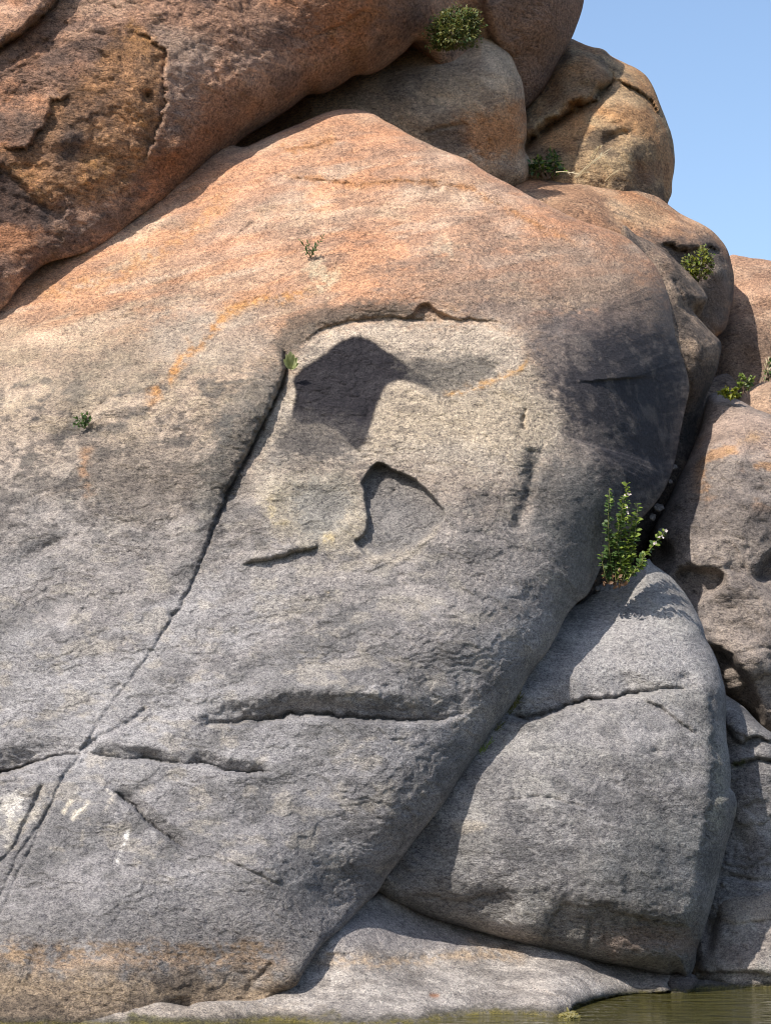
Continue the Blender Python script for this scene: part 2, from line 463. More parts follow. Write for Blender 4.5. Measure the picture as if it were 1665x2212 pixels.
# ------------------------------------------------------------------ the great dome
dome_ol = [(-260, 600, 80, .4), (0, 540, 80, .4), (250, 390, 80, .4), (450, 310, 70, .4), (520, 318, 60, .35), (555, 306, 60, .35), (600, 286, 60, .35), (650, 265, 70, .4), (700, 243, 70, .4), (740, 235, 70, .45), (780, 238, 70, .45), (805, 244, 70, .4),
    (833, 262, 60, .35), (883, 290, 60, .35), (928, 312, 50, .3), (958, 325, 50, .3), (1008, 345, 50, .3), (1048, 370, 50, .3), (1098, 397, 50, .3), (1133, 417, 50, .3), (1183, 442, 50, .3), (1233, 467, 50, .3),
    (1283, 487, 60, .35), (1323, 500, 70, .4), (1353, 513, 80, .5), (1383, 538, 90, .6), (1415, 575, 110, .7), (1437, 620, 140, .8), (1450, 665, 170, .9), (1464, 725, 200, 1.1), (1487, 775, 240, 1.3), (1494, 820, 260, 1.4),
    (1484, 865, 270, 1.4), (1471, 921, 280, 1.4), (1463, 960, 280, 1.4), (1456, 996, 280, 1.4), (1440, 1045, 240, 1.0), (1412, 1090, 210, .8), (1370, 1135, 180, .7), (1318, 1180, 160, .65), (1290, 1240, 160, .7), (1270, 1283, 150, .6),
    (1246, 1304, 140, .55), (1220, 1335, 130, .5), (1203, 1370, 120, .5), (1178, 1412, 110, .45), (1143, 1457, 110, .45), (1113, 1512, 110, .45), (1073, 1567, 110, .45), (1048, 1607, 110, .45), (1018, 1652, 110, .45), (963, 1729, 100, .45),
    (933, 1769, 100, .4), (893, 1819, 90, .4), (863, 1859, 90, .4), (833, 1899, 80, .4), (812, 1932, 40, .25), (780, 1962, 30, .16), (735, 2007, 22, .1), (690, 2048, 18, .08), (655, 2100, 16, .08), (640, 2130, 16, .08),
    (600, 2160, 35, .2), (560, 2270, 50, .2), (0, 2270, 50, .2), (-260, 2270, 50, .2), (-330, 1500, 80, .4)]
dome_ct = [(-200, 700, 22.5), (0, 700, 22.23), (0, 1000, 20.9), (0, 1300, 20.2), (0, 1640, 19.4), (0, 1900, 18.75), (0, 2040, 18.4), (0, 2200, 17.9), (-250, 1500, 20.0), (-250, 2200, 18.5),
    (300, 480, 22.84), (300, 800, 21.4), (300, 1100, 20.55), (300, 1400, 19.9), (300, 1700, 19.25), (300, 1900, 18.65), (300, 2040, 18.35), (300, 2150, 18.05),
    (550, 340, 23.1), (600, 600, 22.0), (600, 900, 21.0), (600, 1200, 20.3), (600, 1450, 19.75), (600, 1700, 19.3), (600, 1900, 18.85), (600, 2040, 18.65), (560, 2150, 18.6),
    (740, 250, 23.6), (850, 450, 22.65), (900, 700, 21.7), (850, 1000, 20.8), (850, 1300, 20.1), (850, 1500, 19.75), (850, 1750, 19.45), (760, 1940, 19.45), (715, 2015, 19.08), (640, 2105, 18.55),
    (1050, 380, 23.3), (1150, 600, 22.4), (1150, 850, 21.5), (1100, 1100, 20.8), (1050, 1350, 20.25), (1000, 1600, 20.0), (1350, 520, 23.6), (1350, 750, 22.5), (1350, 950, 21.9), (1250, 1200, 21.15), (1470, 800, 23.0)]

main_joint = [(612, 742, .4), (618, 775, 1.1), (615, 805, 1.6), (595, 862, 1.8), (550, 957, 1.7), (515, 1017, 1.4), (485, 1082, 1.0), (465, 1132, .65), (445, 1187, .42), (425, 1237, .32), (405, 1282, .3), (375, 1332, .25), (340, 1387, .2), (280, 1472, .16), (240, 1519, .16), (200, 1584, .2), (175, 1624, .2), (135, 1684, .2), (110, 1734, .25), (90, 1774, .22), (40, 1844, .2), (0, 1939, .2), (-40, 2030, .2)]
Z9 = lambda L: [(518.3 + .2863 * a, 633.5 + .2863 * b) for a, b in L]
niche_poly = Z9([(1000, 1290), (1070, 1275), (1150, 1320), (1250, 1360), (1330, 1400), (1400, 1470), (1490, 1560), (1550, 1680), (1450, 1790), (1300, 1910), (1100, 2000), (980, 2000), (900, 1930), (855, 1870), (895, 1840), (940, 1790), (955, 1690), (940, 1600), (935, 1500), (908, 1430), (960, 1360)])
def niche_w(q):
    # deepest under the upper rim, running out to nothing lower right
    g = (q[:, 1] - 1000) / 215.0
    return np.clip(1.05 - .5 * g, 0.4, 1)

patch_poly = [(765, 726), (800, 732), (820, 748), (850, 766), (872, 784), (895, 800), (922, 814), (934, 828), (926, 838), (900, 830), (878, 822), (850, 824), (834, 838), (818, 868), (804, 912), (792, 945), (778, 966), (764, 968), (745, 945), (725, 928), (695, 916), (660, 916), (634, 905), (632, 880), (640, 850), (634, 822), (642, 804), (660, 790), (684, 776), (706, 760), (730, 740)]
dome_feats = [
    niche(patch_poly, .012, 8, None, 4),
    ledge(main_joint, .13, 62, 160, .03, 40, side=-1, crack=.075, cw=3.6, taper=.015, wob=4, broken=.25), lump(372, 1328, 10, 7, -.03),
    niche(niche_poly, .17, 6, niche_w, 3), niche([(585, 1075), (620, 1045), (690, 1035), (745, 1055), (760, 1100), (740, 1150), (690, 1178), (630, 1160), (592, 1120)], .05, 34),
    ledge(Z9([(925, 1570), (1000, 1555), (1100, 1545), (1150, 1505), (1180, 1480)]), -.035, 3, 50, 0, 25, crack=.02, cw=3),
    lump(690, 1110, 95, 85, .05), lump(660, 1010, 120, 40, .03), lump(960, 1130, 60, 80, .04),
    ledge([(512, 1223), (545, 1214), (575, 1210), (610, 1204), (640, 1192), (672, 1186), (695, 1180)], .09, 13, 90, .015, 30, crack=.02, taper=.15),
    # arch over the pale hollow
    ledge([(622, 790), (634, 765), (655, 738), (690, 712), (740, 694), (800, 686), (860, 684), (900, 690), (960, 694), (1010, 688), (1080, 696), (1130, 722)], .07, 46, 110, .02, 60, crack=.0, cw=4, taper=.2),
    niche([(872, 691), (890, 676), (905, 658), (925, 653), (945, 668), (975, 682), (990, 692), (940, 699), (900, 698)], .11, 9),
    lump(760, 850, 120, 130, -.05), lump(1000, 770, 120, 70, -.04), ledge([(770, 965), (800, 900), (825, 850), (845, 825), (875, 824), (905, 840), (940, 851), (1000, 848), (1060, 828), (1120, 800), (1145, 765)], -.035, 6, 60, 0, 20, crack=.0, taper=.15),
    # right hand slit and scallops
    crack([(1150, 965, .5), (1150, 1000, 1), (1144, 1040, 1.3), (1132, 1095, 1.2), (1118, 1135, 1), (1106, 1152, .5)], .06, 13, broken=.15), crack([(1178, 945), (1170, 975), (1164, 1010)], .02, 6), crack([(1135, 880), (1129, 905), (1130, 930)], .05, 4),
    crack([(1190, 640), (1230, 665), (1265, 690)], .03, 6), lump(1250, 660, 60, 20, -.04, 30), 
    # exfoliation ledges low on the face
    ledge([(415, 1580, .2), (450, 1567, .45), (500, 1561, .7), (560, 1559, .85), (600, 1553, 1), (628, 1545, 1.05), (680, 1546, 1), (740, 1552, 1), (832, 1554, .95), (900, 1558, .7), (960, 1553, .4), (1025, 1536, .1)], .05, 8, 120, .16, 26, side=-1, crack=.09, cw=6, taper=.06, wob=4, broken=.2),
    ledge([(-120, 1700, 1), (0, 1672, 1), (40, 1661, 1), (80, 1646, .8), (120, 1635, .6), (150, 1631, .35), (180, 1630, .1)], .06, 8, 80, .23, 26, side=-1, crack=.10, cw=4, taper=.06, broken=.3),
    ledge([(190, 1628, .4), (225, 1634, .6), (270, 1640, .6), (310, 1640, 1), (345, 1646, 1), (370, 1650, .6), (405, 1650, .6), (435, 1648, 1), (460, 1653, 1.1), (490, 1665, 1.1), (540, 1671, .9), (600, 1666, .3)], .04, 7, 70, .11, 13, side=-1, crack=.06, cw=4, taper=.08, broken=.5),
    lump(325, 1630, 22, 12, -.05), lump(660, 1480, 190, 40, .07, -4), lump(250, 1590, 130, 30, .05),
    ledge([(232, 1700), (252, 1714), (290, 1745), (330, 1785), (360, 1806), (395, 1829), (412, 1843)], .03, 7, 60, .11, 13, side=-1, crack=.045, cw=3.5, taper=.2, broken=.3),
    ledge([(485, 1858), (540, 1880), (580, 1899), (618, 1913)], .03, 12, 60, .0, 30, crack=.018, cw=2.6, taper=.15),
    crack([(178, 1622), (205, 1598), (240, 1579), (285, 1556), (320, 1530)], .035, 5, broken=.4), crack([(95, 1690), (60, 1770), (32, 1830), (0, 1862), (-30, 1890)], .05, 5, broken=.3), crack([(112, 1730), (70, 1830), (30, 1910), (0, 1985)], .025, 4, broken=.4),
    crack([(262, 1478), (248, 1488), (240, 1496)], .02, 4), crack([(150, 1350), (170, 1335), (185, 1310)], .02, 4),
    # left slab hollows
    ledge([(182, 925, .6), (200, 895, 1), (225, 868, 1), (248, 850, .8), (262, 840, .4)], .07, 16, 70, .015, 25, side=-1, crack=.03, cw=4, taper=.15), lump(230, 1000, 60, 120, .04, 20), lump(100, 880, 120, 60, .05, -20), lump(200, 930, 40, 25, -.05),
    lump(110, 1180, 45, 14, -.06, -25), lump(300, 1140, 90, 14, -.03, 15), lump(470, 900, 90, 120, .05), lump(640, 560, 30, 30, -.03),
    # crown: wave-like bands
    ledge([(565, 312), (620, 322), (670, 320), (715, 303), (760, 300)], .04, 14, 60, 0, 25, crack=.006, taper=.2),
    ledge([(585, 378), (680, 388), (780, 402), (860, 392), (950, 396), (1020, 412), (1080, 442), (1150, 482), (1230, 518)], .03, 18, 60, 0, 25, crack=.008, taper=.15),
    ledge([(560, 470), (520, 500), (470, 540), (430, 565)], .02, 10, 40, 0, 25, crack=.005, taper=.2, side=-1), lump(940, 410, 30, 25, -.05), lump(350, 560, 260, 60, .06, -32), lump(1250, 590, 80, 30, .05, 25), lump(950, 560, 220, 40, .04, 5),
    # rough undercut band above the lake
    crack([(82, 2040), (70, 2090), (58, 2140)], .03, 9), crack([(590, 2080), (560, 2115), (530, 2140)], .03, 6), lump(390, 2180, 40, 25, -.12), lump(30, 2080, 45, 50, .12),
]
def dome_base(q, V, wn, gn):
    u, v = q[:, 0] + 30 * wn[:, 0], q[:, 1] + 40 * wn[:, 1]
    c = lambda k: np.array(k)
    # warm crown -> tan belt -> grey face -> cool grey foot
    vm = v + np.interp(u, [0, 400, 620, 900, 1150, 1300, 1500], [-40, -60, -60, -90, -70, 20, 40])
    st = np.array([250, 480, 640, 800, 960, 1080, 1300, 1500, 1900, 2030, 2080, 2200])
    cs = np.array([PINK, (.47, .28, .18), (.45, .30, .20), (.41, .315, .235), (.345, .28, .225), (.275, .243, .22), (.243, .222, .212), BLUEG, (.222, .206, .202), (.205, .188, .176), (.30, .225, .155), (.25, .19, .14)])
    return np.stack([np.interp(vm, st, cs[:, k]) for k in range(3)], -1)
rng_l = lambda u0, u1, v0, v1, s=60: (lambda q: smooth((q[:, 0] - u0) / s) * smooth((u1 - q[:, 0]) / s) * smooth((q[:, 1] - v0) / s) * smooth((v1 - q[:, 1]) / s))
dome_layers = [
    layer_noise((.30, .235, .165), .55, 2.2, .12, .35, 61, (1, 1, 1.5), rng_l(-300, 1500, 300, 1000, 150)),
    layer_noise((.53, .37, .25), .6, 1.8, .15, .4, 62, (1, 1, 2), rng_l(-300, 1500, 200, 800, 120)),
    layer_noise((.50, .255, .15), .5, 1.3, .12, .4, 63, (1, 1, 2), rng_l(-300, 1500, 200, 720, 120)),
    layer_noise((.135, .128, .125), .65, 2.0, .08, .35, 64, (.6, .6, 2.0), rng_l(-300, 1400, 1000, 2050, 150), 24), layer_noise((.11, .104, .10), .5, 7, .14, .3, 58, (1, 1, 1.6), rng_l(-300, 1400, 950, 2080, 150)),
    layer_noise((.315, .297, .292), .6, 1.4, .10, .35, 65, (.6, .6, 2.0), rng_l(-300, 1400, 1150, 2000, 150), 24), layer_noise((.34, .30, .25), .45, 5, .2, .25, 57, (1, 1, 1.6), rng_l(-300, 1400, 950, 2000, 150)),
    layer_noise((.10, .09, .08), .8, 5.5, .12, .25, 66, (1, 1, 1.5), rng_l(-200, 620, 720, 1120, 120)), layer_noise((.085, .075, .07), .6, 12, .15, .2, 69, (1, 1, 1.5), rng_l(-200, 900, 780, 1250, 120)),
    layer_noise((.57, .42, .31), .45, 2.6, .12, .3, 59, (.5, .5, 2.6), rng_l(-300, 1500, 200, 800, 100), 18), layer_noise((.52, .25, .13), .6, 2.2, .08, .3, 60, (.5, .5, 2.6), rng_l(-300, 1500, 200, 760, 100), 18), layer_noise((.27, .175, .125), .55, 4.5, .15, .3, 56, (.6, .6, 2.2), rng_l(-300, 1500, 200, 760, 100), 18),
    layer_noise((.46, .36, .25), .45, 4.0, .15, .3, 67, (1, 1, 1.6), rng_l(-200, 620, 650, 1020, 100)),
    # tan lobe left, darker smudges, crack-side shade in the colour
    layer_poly([(120, 760), (220, 740), (330, 690), (420, 700), (380, 790), (260, 850), (150, 900)], (.20, .165, .125), .55, 90, 25, .5),
    layer_poly([(170, 970), (260, 950), (420, 960), (480, 1000), (420, 1080), (300, 1120), (190, 1060)], (.17, .14, .115), .55, 80, 25, .6),
    layer_poly([(480, 860), (560, 800), (610, 770), (605, 840), (560, 940), (500, 1030), (460, 1100), (430, 1080), (450, 960)], (.10, .095, .085), .65, 50, 15, .7),  # dark where the slab rounds over into the crack, shade put into the colour
    layer_poly([(330, 690), (420, 650), (560, 690), (600, 730), (560, 770), (420, 790), (330, 760)], (.35, .29, .235), .6, 80, 20, .3),
    # pale hollow
    layer_poly([(625, 810), (640, 760), (690, 715), (760, 694), (860, 690), (980, 697), (1080, 700), (1130, 730), (1152, 790), (1165, 830), (1205, 870), (1225, 920), (1200, 980), (1120, 1020), (980, 1010), (880, 990), (780, 1000), (620, 1010), (570, 1090), (565, 1000), (585, 900)], PALE, .75, 60, 16, .5),
    layer_poly([(830, 830), (880, 815), (960, 850), (1080, 830), (1150, 800), (1170, 850), (1210, 900), (1180, 960), (1080, 980), (950, 950), (850, 960), (790, 960)], (.49, .385, .265), .5, 60, 15, .5),
    layer_poly([(900, 780), (960, 765), (1060, 775), (1070, 810), (1010, 838), (940, 845)], (.24, .205, .165), .7, 30, 10, .5),
    layer_poly([(590, 960), (640, 930), (740, 960), (760, 990), (640, 985), (575, 1020)], (.20, .18, .165), .6, 30, 10, .6),
    layer_poly([(575, 1060), (640, 1030), (760, 1030), (790, 1100), (780, 1180), (690, 1190), (590, 1140)], (.37, .315, .235), .7, 50, 14, .4),
    layer_poly([(630, 1060), (700, 1040), (760, 1060), (740, 1130), (680, 1170), (640, 1120)], (.215, .205, .19), .75, 45, 12, .5),
    layer_poly(niche_poly, (.185, .172, .163), .8, 8, 3, .3), layer_line([(775, 1175), (800, 1205), (850, 1212), (900, 1190), (955, 1130)], (.42, .36, .28), .6, 7, 4, .2),  # floor of the recess darkened; pale line paints its sunlit lower rim
    # black varnish
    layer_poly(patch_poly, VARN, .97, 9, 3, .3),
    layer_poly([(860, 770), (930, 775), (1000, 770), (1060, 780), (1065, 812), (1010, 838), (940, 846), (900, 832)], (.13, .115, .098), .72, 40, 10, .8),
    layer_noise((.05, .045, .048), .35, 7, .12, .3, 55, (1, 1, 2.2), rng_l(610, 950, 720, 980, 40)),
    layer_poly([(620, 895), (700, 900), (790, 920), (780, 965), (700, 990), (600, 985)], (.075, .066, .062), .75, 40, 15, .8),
    # dark arch over the hollow
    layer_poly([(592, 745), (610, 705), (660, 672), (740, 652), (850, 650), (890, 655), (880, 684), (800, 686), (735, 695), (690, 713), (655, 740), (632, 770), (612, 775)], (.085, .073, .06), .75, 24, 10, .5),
    layer_poly([(1000, 660), (1120, 640), (1250, 680), (1200, 730), (1150, 760), (1120, 715), (1010, 688)], (.17, .14, .125), .6, 40, 15, .5),
    # dark flank right
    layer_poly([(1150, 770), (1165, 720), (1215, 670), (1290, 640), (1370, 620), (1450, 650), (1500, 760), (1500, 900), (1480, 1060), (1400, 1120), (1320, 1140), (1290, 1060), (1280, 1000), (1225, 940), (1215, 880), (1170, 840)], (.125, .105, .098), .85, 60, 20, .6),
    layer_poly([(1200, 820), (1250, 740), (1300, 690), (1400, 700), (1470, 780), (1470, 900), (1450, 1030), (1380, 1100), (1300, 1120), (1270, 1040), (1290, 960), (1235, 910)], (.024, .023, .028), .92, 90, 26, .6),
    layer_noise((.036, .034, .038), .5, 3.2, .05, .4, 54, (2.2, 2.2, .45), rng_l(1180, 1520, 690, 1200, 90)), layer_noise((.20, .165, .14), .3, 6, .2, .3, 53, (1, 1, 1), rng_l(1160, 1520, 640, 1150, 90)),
    layer_poly([(1120, 1040), (1230, 990), (1330, 1080), (1320, 1180), (1260, 1280), (1215, 1340), (1200, 1240), (1170, 1150)], (.115, .108, .10), .65, 70, 22, .8),
    layer_line([(1150, 965), (1148, 1010), (1135, 1090), (1112, 1150)], (.08, .078, .075), .8, 13, 5, .5),  # shadow streak in the slit, painted along the groove
    layer_poly([(1230, 1240), (1290, 1200), (1270, 1283), (1220, 1335), (1178, 1412), (1113, 1512), (1018, 1652), (990, 1660), (1090, 1500), (1170, 1380)], (.17, .165, .155), .5, 40, 10, .6),  # rounded lower right edge darkened for its shade in the colour
    layer_poly([(820, 600), (950, 540), (1150, 540), (1320, 560), (1440, 640), (1400, 700), (1200, 650), (1000, 660), (860, 650)], (.235, .175, .135), .5, 80, 26, .9),
    # warm side at right of crown
    layer_poly([(1190, 560), (1300, 520), (1380, 560), (1430, 640), (1440, 700), (1330, 640), (1230, 640)], (.34, .235, .165), .5, 60, 20, .5),
    # rust bands
    layer_line([(600, 310), (640, 324), (690, 312), (730, 298)], RUST, .7, 14), layer_line([(590, 376), (680, 386), (780, 401), (860, 391), (950, 396), (1020, 411), (1080, 442), (1150, 482), (1220, 516), (1270, 532)], RUST, .75, 8), layer_line([(930, 400), (985, 405)], (.22, .12, .06), .6, 7),
    layer_line([(520, 405), (470, 450), (420, 500), (330, 556), (250, 600), (150, 622), (60, 652)], (.50, .25, .11), .7, 17), layer_line([(700, 625), (640, 640), (560, 646), (500, 672), (460, 712), (400, 770), (350, 840), (310, 890)], (.48, .22, .06), .75, 12), layer_line([(1132, 742), (1146, 770), (1122, 800), (1060, 826), (1000, 845), (950, 856)], (.46, .24, .07), .75, 6),
    layer_line([(200, 960), (175, 1005), (195, 1060), (180, 1080)], (.40, .21, .10), .5, 10), layer_line([(670, 560), (690, 600), (720, 620)], (.56, .46, .31), .7, 26), layer_line([(935, 545), (960, 530), (980, 540)], (.56, .45, .32), .5, 18),
    # little ochre marks
    layer_line([(695, 1170), (715, 1160), (725, 1172)], (.46, .36, .20), .7, 7), layer_line([(580, 1070), (590, 1120), (625, 1135)], (.46, .36, .20), .5, 9), layer_line([(700, 1278), (712, 1282)], (.50, .39, .24), .7, 5), layer_line([(690, 1240), (830, 1205), (930, 1190)], (.36, .31, .25), .6, 10),
    # waterline stain
    layer_line([(-50, 2065), (60, 2062), (200, 2055), (330, 2052), (420, 2060), (520, 2050), (640, 2050)], (.215, .135, .07), .7, 20, 14, .9),
    layer_line([(40, 2100), (100, 2090), (250, 2078), (420, 2080), (560, 2082), (650, 2078)], (.40, .27, .17), .6, 16, 12, .8),
    layer_noise((.11, .085, .065), .65, 5, .1, .3, 68, (1, 1, 1.5), rng_l(-300, 660, 2070, 2300, 30)), layer_line([(0, 2040), (30, 2060), (60, 2085)], (.45, .31, .19), .5, 22),
    # bird lime
    layer_poly([(8, 1722), (30, 1714), (50, 1725), (46, 1745), (25, 1765), (10, 1750)], (.62, .57, .51), .75, 20, 9, .9), layer_line([(18, 1745), (22, 1790), (16, 1840)], (.55, .50, .43), .5, 8), layer_line([(5, 1760), (25, 1790), (60, 1770), (110, 1730)], (.45, .40, .32), .5, 14),
    layer_line([(160, 1725), (135, 1760)], (.55, .48, .38), 1.0, 4), layer_line([(195, 1728), (155, 1775)], (.60, .53, .43), 1.0, 4), layer_line([(250, 1710), (225, 1755)], (.62, .55, .46), 1.0, 5), layer_line([(282, 1790), (262, 1840), (255, 1870)], WHITE, 1.0, 3.4), layer_line([(180, 1790), (178, 1830)], (.55, .48, .38), .4, 4), layer_line([(228, 1705), (248, 1718)], (.60, .54, .46), .8, 5),
]
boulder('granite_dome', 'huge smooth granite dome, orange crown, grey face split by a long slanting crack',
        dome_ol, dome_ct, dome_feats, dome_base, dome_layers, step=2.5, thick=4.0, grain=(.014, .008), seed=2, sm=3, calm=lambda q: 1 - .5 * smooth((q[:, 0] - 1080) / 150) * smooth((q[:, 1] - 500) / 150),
        flake=lambda q: np.interp(q[:, 1], [300, 700, 1000, 1300, 1900, 2050, 2100], [.55, .7, .8, .6, .62, .9, 1.0]) * (1 - .5 * smooth((q[:, 0] - 1120) / 160) * smooth((1400 - q[:, 1]) / 300) * smooth((q[:, 1] - 550) / 150)))

# ------------------------------------------------------------------ leaning boulder upper left
lean_ol = [(-300, 860, 80, .25), (-120, 770, 80, .25), (0, 672, 60, .12), (40, 622, 60, .12), (95, 572, 60, .12), (150, 556, 60, .12), (205, 539, 60, .13), (265, 498, 70, .16), (312, 460, 80, .22), (360, 430, 100, .3), (406, 398, 120, .4), (461, 360, 130, .5), (500, 321, 140, .55), (530, 296, 140, .6), (590, 258, 130, .6), (640, 225, 120, .6), (665, 206, 120, .6), (700, 203, 110, .6), (740, 180, 110, .6), (765, 164, 100, .6), (800, 160, 100, .6), (832, 146, 100, .6), (872, 113, 90, .6), (903, 86, 80, .5),
    (930, 120, 60, .4), (1000, 220, 60, .4), (1090, 270, 60, .4), (1135, 236, 60, .5), (1155, 218, 70, .6), (1178, 188, 80, .6), (1195, 155, 90, .7), (1215, 115, 90, .7), (1234, 82, 90, .7), (1249, 42, 90, .8), (1259, 5, 100, .8), (1260, -40, 120, .9), (1225, -130, 140, 1.0), (1120, -230, 160, 1.0), (900, -380, 200, 1.2), (600, -480, 200, 1.4), (200, -520, 200, 1.4), (-300, -480, 200, 1.4)]
lean_ct = [(-250, 700, 22.2), (0, 600, 22.16), (0, 300, 22.15), (0, 0, 22.3), (150, 480, 22.44), (300, 400, 22.62), (300, 150, 22.4), (300, -200, 22.75), (460, 300, 22.95), (600, 180, 23.3), (600, -50, 23.15), (800, 90, 24.0), (800, -100, 23.5), (920, 60, 24.5), (1000, 80, 25.3), (1000, 0, 25.0), (1050, 150, 25.7), (1130, 180, 25.9), (1150, 50, 25.6), (1200, -50, 25.6), (1000, -200, 24.4), (600, -450, 24), (0, -450, 23), (-250, 0, 22.4)]
lean_feats = [ledge([(-80, 150), (0, 103), (40, 78), (70, 55), (105, 20), (140, -20), (190, -60)], .16, 22, 100, .05, 40, crack=.12, cw=7, taper=.05, wob=4),
    crack([(0, 155), (60, 115), (120, 75), (160, 40)], .03, 4), crack([(20, 160), (90, 120), (150, 85)], .02, 3),
    ledge([(270, 60), (320, 80), (356, 112), (359, 180), (352, 250), (330, 300), (308, 360)], .035, 6, 60, .02, 30, side=1, crack=.02, cw=4, taper=.1, wob=8),
    ledge([(0, 318), (60, 320), (110, 250), (115, 215), (160, 205)], .05, 10, 50, .02, 30, crack=.01, taper=.1, wob=8), niche([(0, 350), (40, 380), (100, 440), (150, 450), (110, 490), (40, 480), (-40, 440)], .05, 10, None, 8),
    lump(318, 208, 10, 12, -.08), lump(340, 130, 10, 10, -.03), lump(60, 360, 12, 8, -.05), lump(230, 130, 60, 20, -.04, 20), lump(120, 300, 40, 20, .05), lump(200, 330, 30, 25, -.04),
    crack([(450, 130), (465, 160), (475, 180)], .03, 4), lump(380, 320, 60, 20, .05, -35), ledge([(380, 410), (460, 330), (560, 260), (650, 200), (760, 130)], .05, 30, 80, 0, 25, crack=0, taper=.1), lump(700, 60, 100, 25, -.06, -20), ledge([(640, 90), (700, 70), (760, 40), (800, 10)], .04, 10, 50, 0, 25, crack=.015, taper=.15),
    ledge([(1040, -20), (1045, 30), (1055, 70), (1080, 110), (1115, 125)], .12, 20, 60, 0, 25, side=1, crack=.03, taper=.1), lump(1000, 30, 40, 60, -.15), lump(1060, 30, 30, 40, .12)]
lean_layers = [
    layer_noise((.58, .38, .265), .6, 1.6, .08, .4, 31, (1, 1, 1.6)), layer_noise((.17, .115, .095), .7, 3.2, .14, .3, 32, (.8, .8, 1.8), None, 20), layer_noise((.52, .22, .095), .6, 1.2, .06, .4, 33),
    layer_poly([(270, 58), (315, 76), (356, 112), (359, 180), (352, 250), (322, 312), (300, 385), (200, 442), (140, 432), (105, 442), (60, 402), (10, 347), (-20, 310), (60, 316), (110, 250), (112, 212), (170, 172), (230, 92)], (.45, .225, .09), .6, 24, 18, .6),
    layer_line([(262, 62), (300, 75), (335, 98)], (.48, .24, .085), .75, 18), layer_line([(10, 350), (60, 400), (105, 438)], (.55, .29, .12), .95, 15), layer_line([(165, 235), (110, 290), (70, 320)], (.54, .28, .125), .85, 18), layer_line([(310, 240), (318, 290), (300, 350)], (.48, .25, .10), .7, 16), layer_line([(180, 340), (240, 360), (200, 400)], (.50, .25, .09), .7, 22), layer_line([(135, 490), (125, 530), (90, 590)], (.40, .20, .05), .6, 12),
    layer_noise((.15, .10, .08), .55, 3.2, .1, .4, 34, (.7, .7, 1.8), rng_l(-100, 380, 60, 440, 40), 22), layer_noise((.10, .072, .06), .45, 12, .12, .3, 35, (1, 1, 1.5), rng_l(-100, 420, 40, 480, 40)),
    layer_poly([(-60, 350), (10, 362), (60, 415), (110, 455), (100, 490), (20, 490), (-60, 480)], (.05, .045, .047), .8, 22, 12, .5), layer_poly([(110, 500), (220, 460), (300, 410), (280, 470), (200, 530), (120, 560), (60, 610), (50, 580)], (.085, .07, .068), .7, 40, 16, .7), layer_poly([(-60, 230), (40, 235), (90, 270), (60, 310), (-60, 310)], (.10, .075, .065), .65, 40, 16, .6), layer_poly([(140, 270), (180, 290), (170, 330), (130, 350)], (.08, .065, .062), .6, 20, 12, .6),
    layer_poly([(340, 60), (420, 70), (470, 110), (440, 150), (370, 120)], (.56, .39, .29), .6, 40, 16, .4), layer_poly([(365, 150), (420, 165), (430, 260), (360, 300), (350, 260)], (.38, .29, .24), .6, 40, 14, .5),
    layer_poly([(380, 300), (520, 200), (700, 140), (860, 60), (880, 110), (700, 200), (520, 290), (400, 400)], (.24, .14, .085), .5, 70, 20, .4), layer_poly([(480, 80), (600, 20), (720, 10), (640, 90), (540, 130)], (.22, .14, .105), .5, 60, 20, .6), layer_line([(700, 90), (760, 60), (830, 20), (860, -10)], (.40, .18, .07), .65, 24), layer_line([(640, 150), (720, 130), (800, 95)], (.36, .19, .09), .4, 20),  # first patch paints the shade of the overhanging underside
    layer_poly([(840, -20), (930, 0), (920, 60), (870, 90), (860, 40)], (.18, .125, .10), .6, 40, 15, .5), layer_poly([(1040, -30), (1290, -60), (1250, 80), (1130, 250), (1040, 150)], (.28, .18, .13), .8, 40, 12, .4)]  # last patch darkens the right hand face, painting its shade
boulder('leaning_boulder', 'massive brown boulder with an ochre scar leaning over the dome at upper left', lean_ol, lean_ct, lean_feats, (.48, .275, .18), lean_layers, step=3.5, thick=3.5, plates=.013, grain=(.024, .011), seed=4, sm=3, flake=1.0)

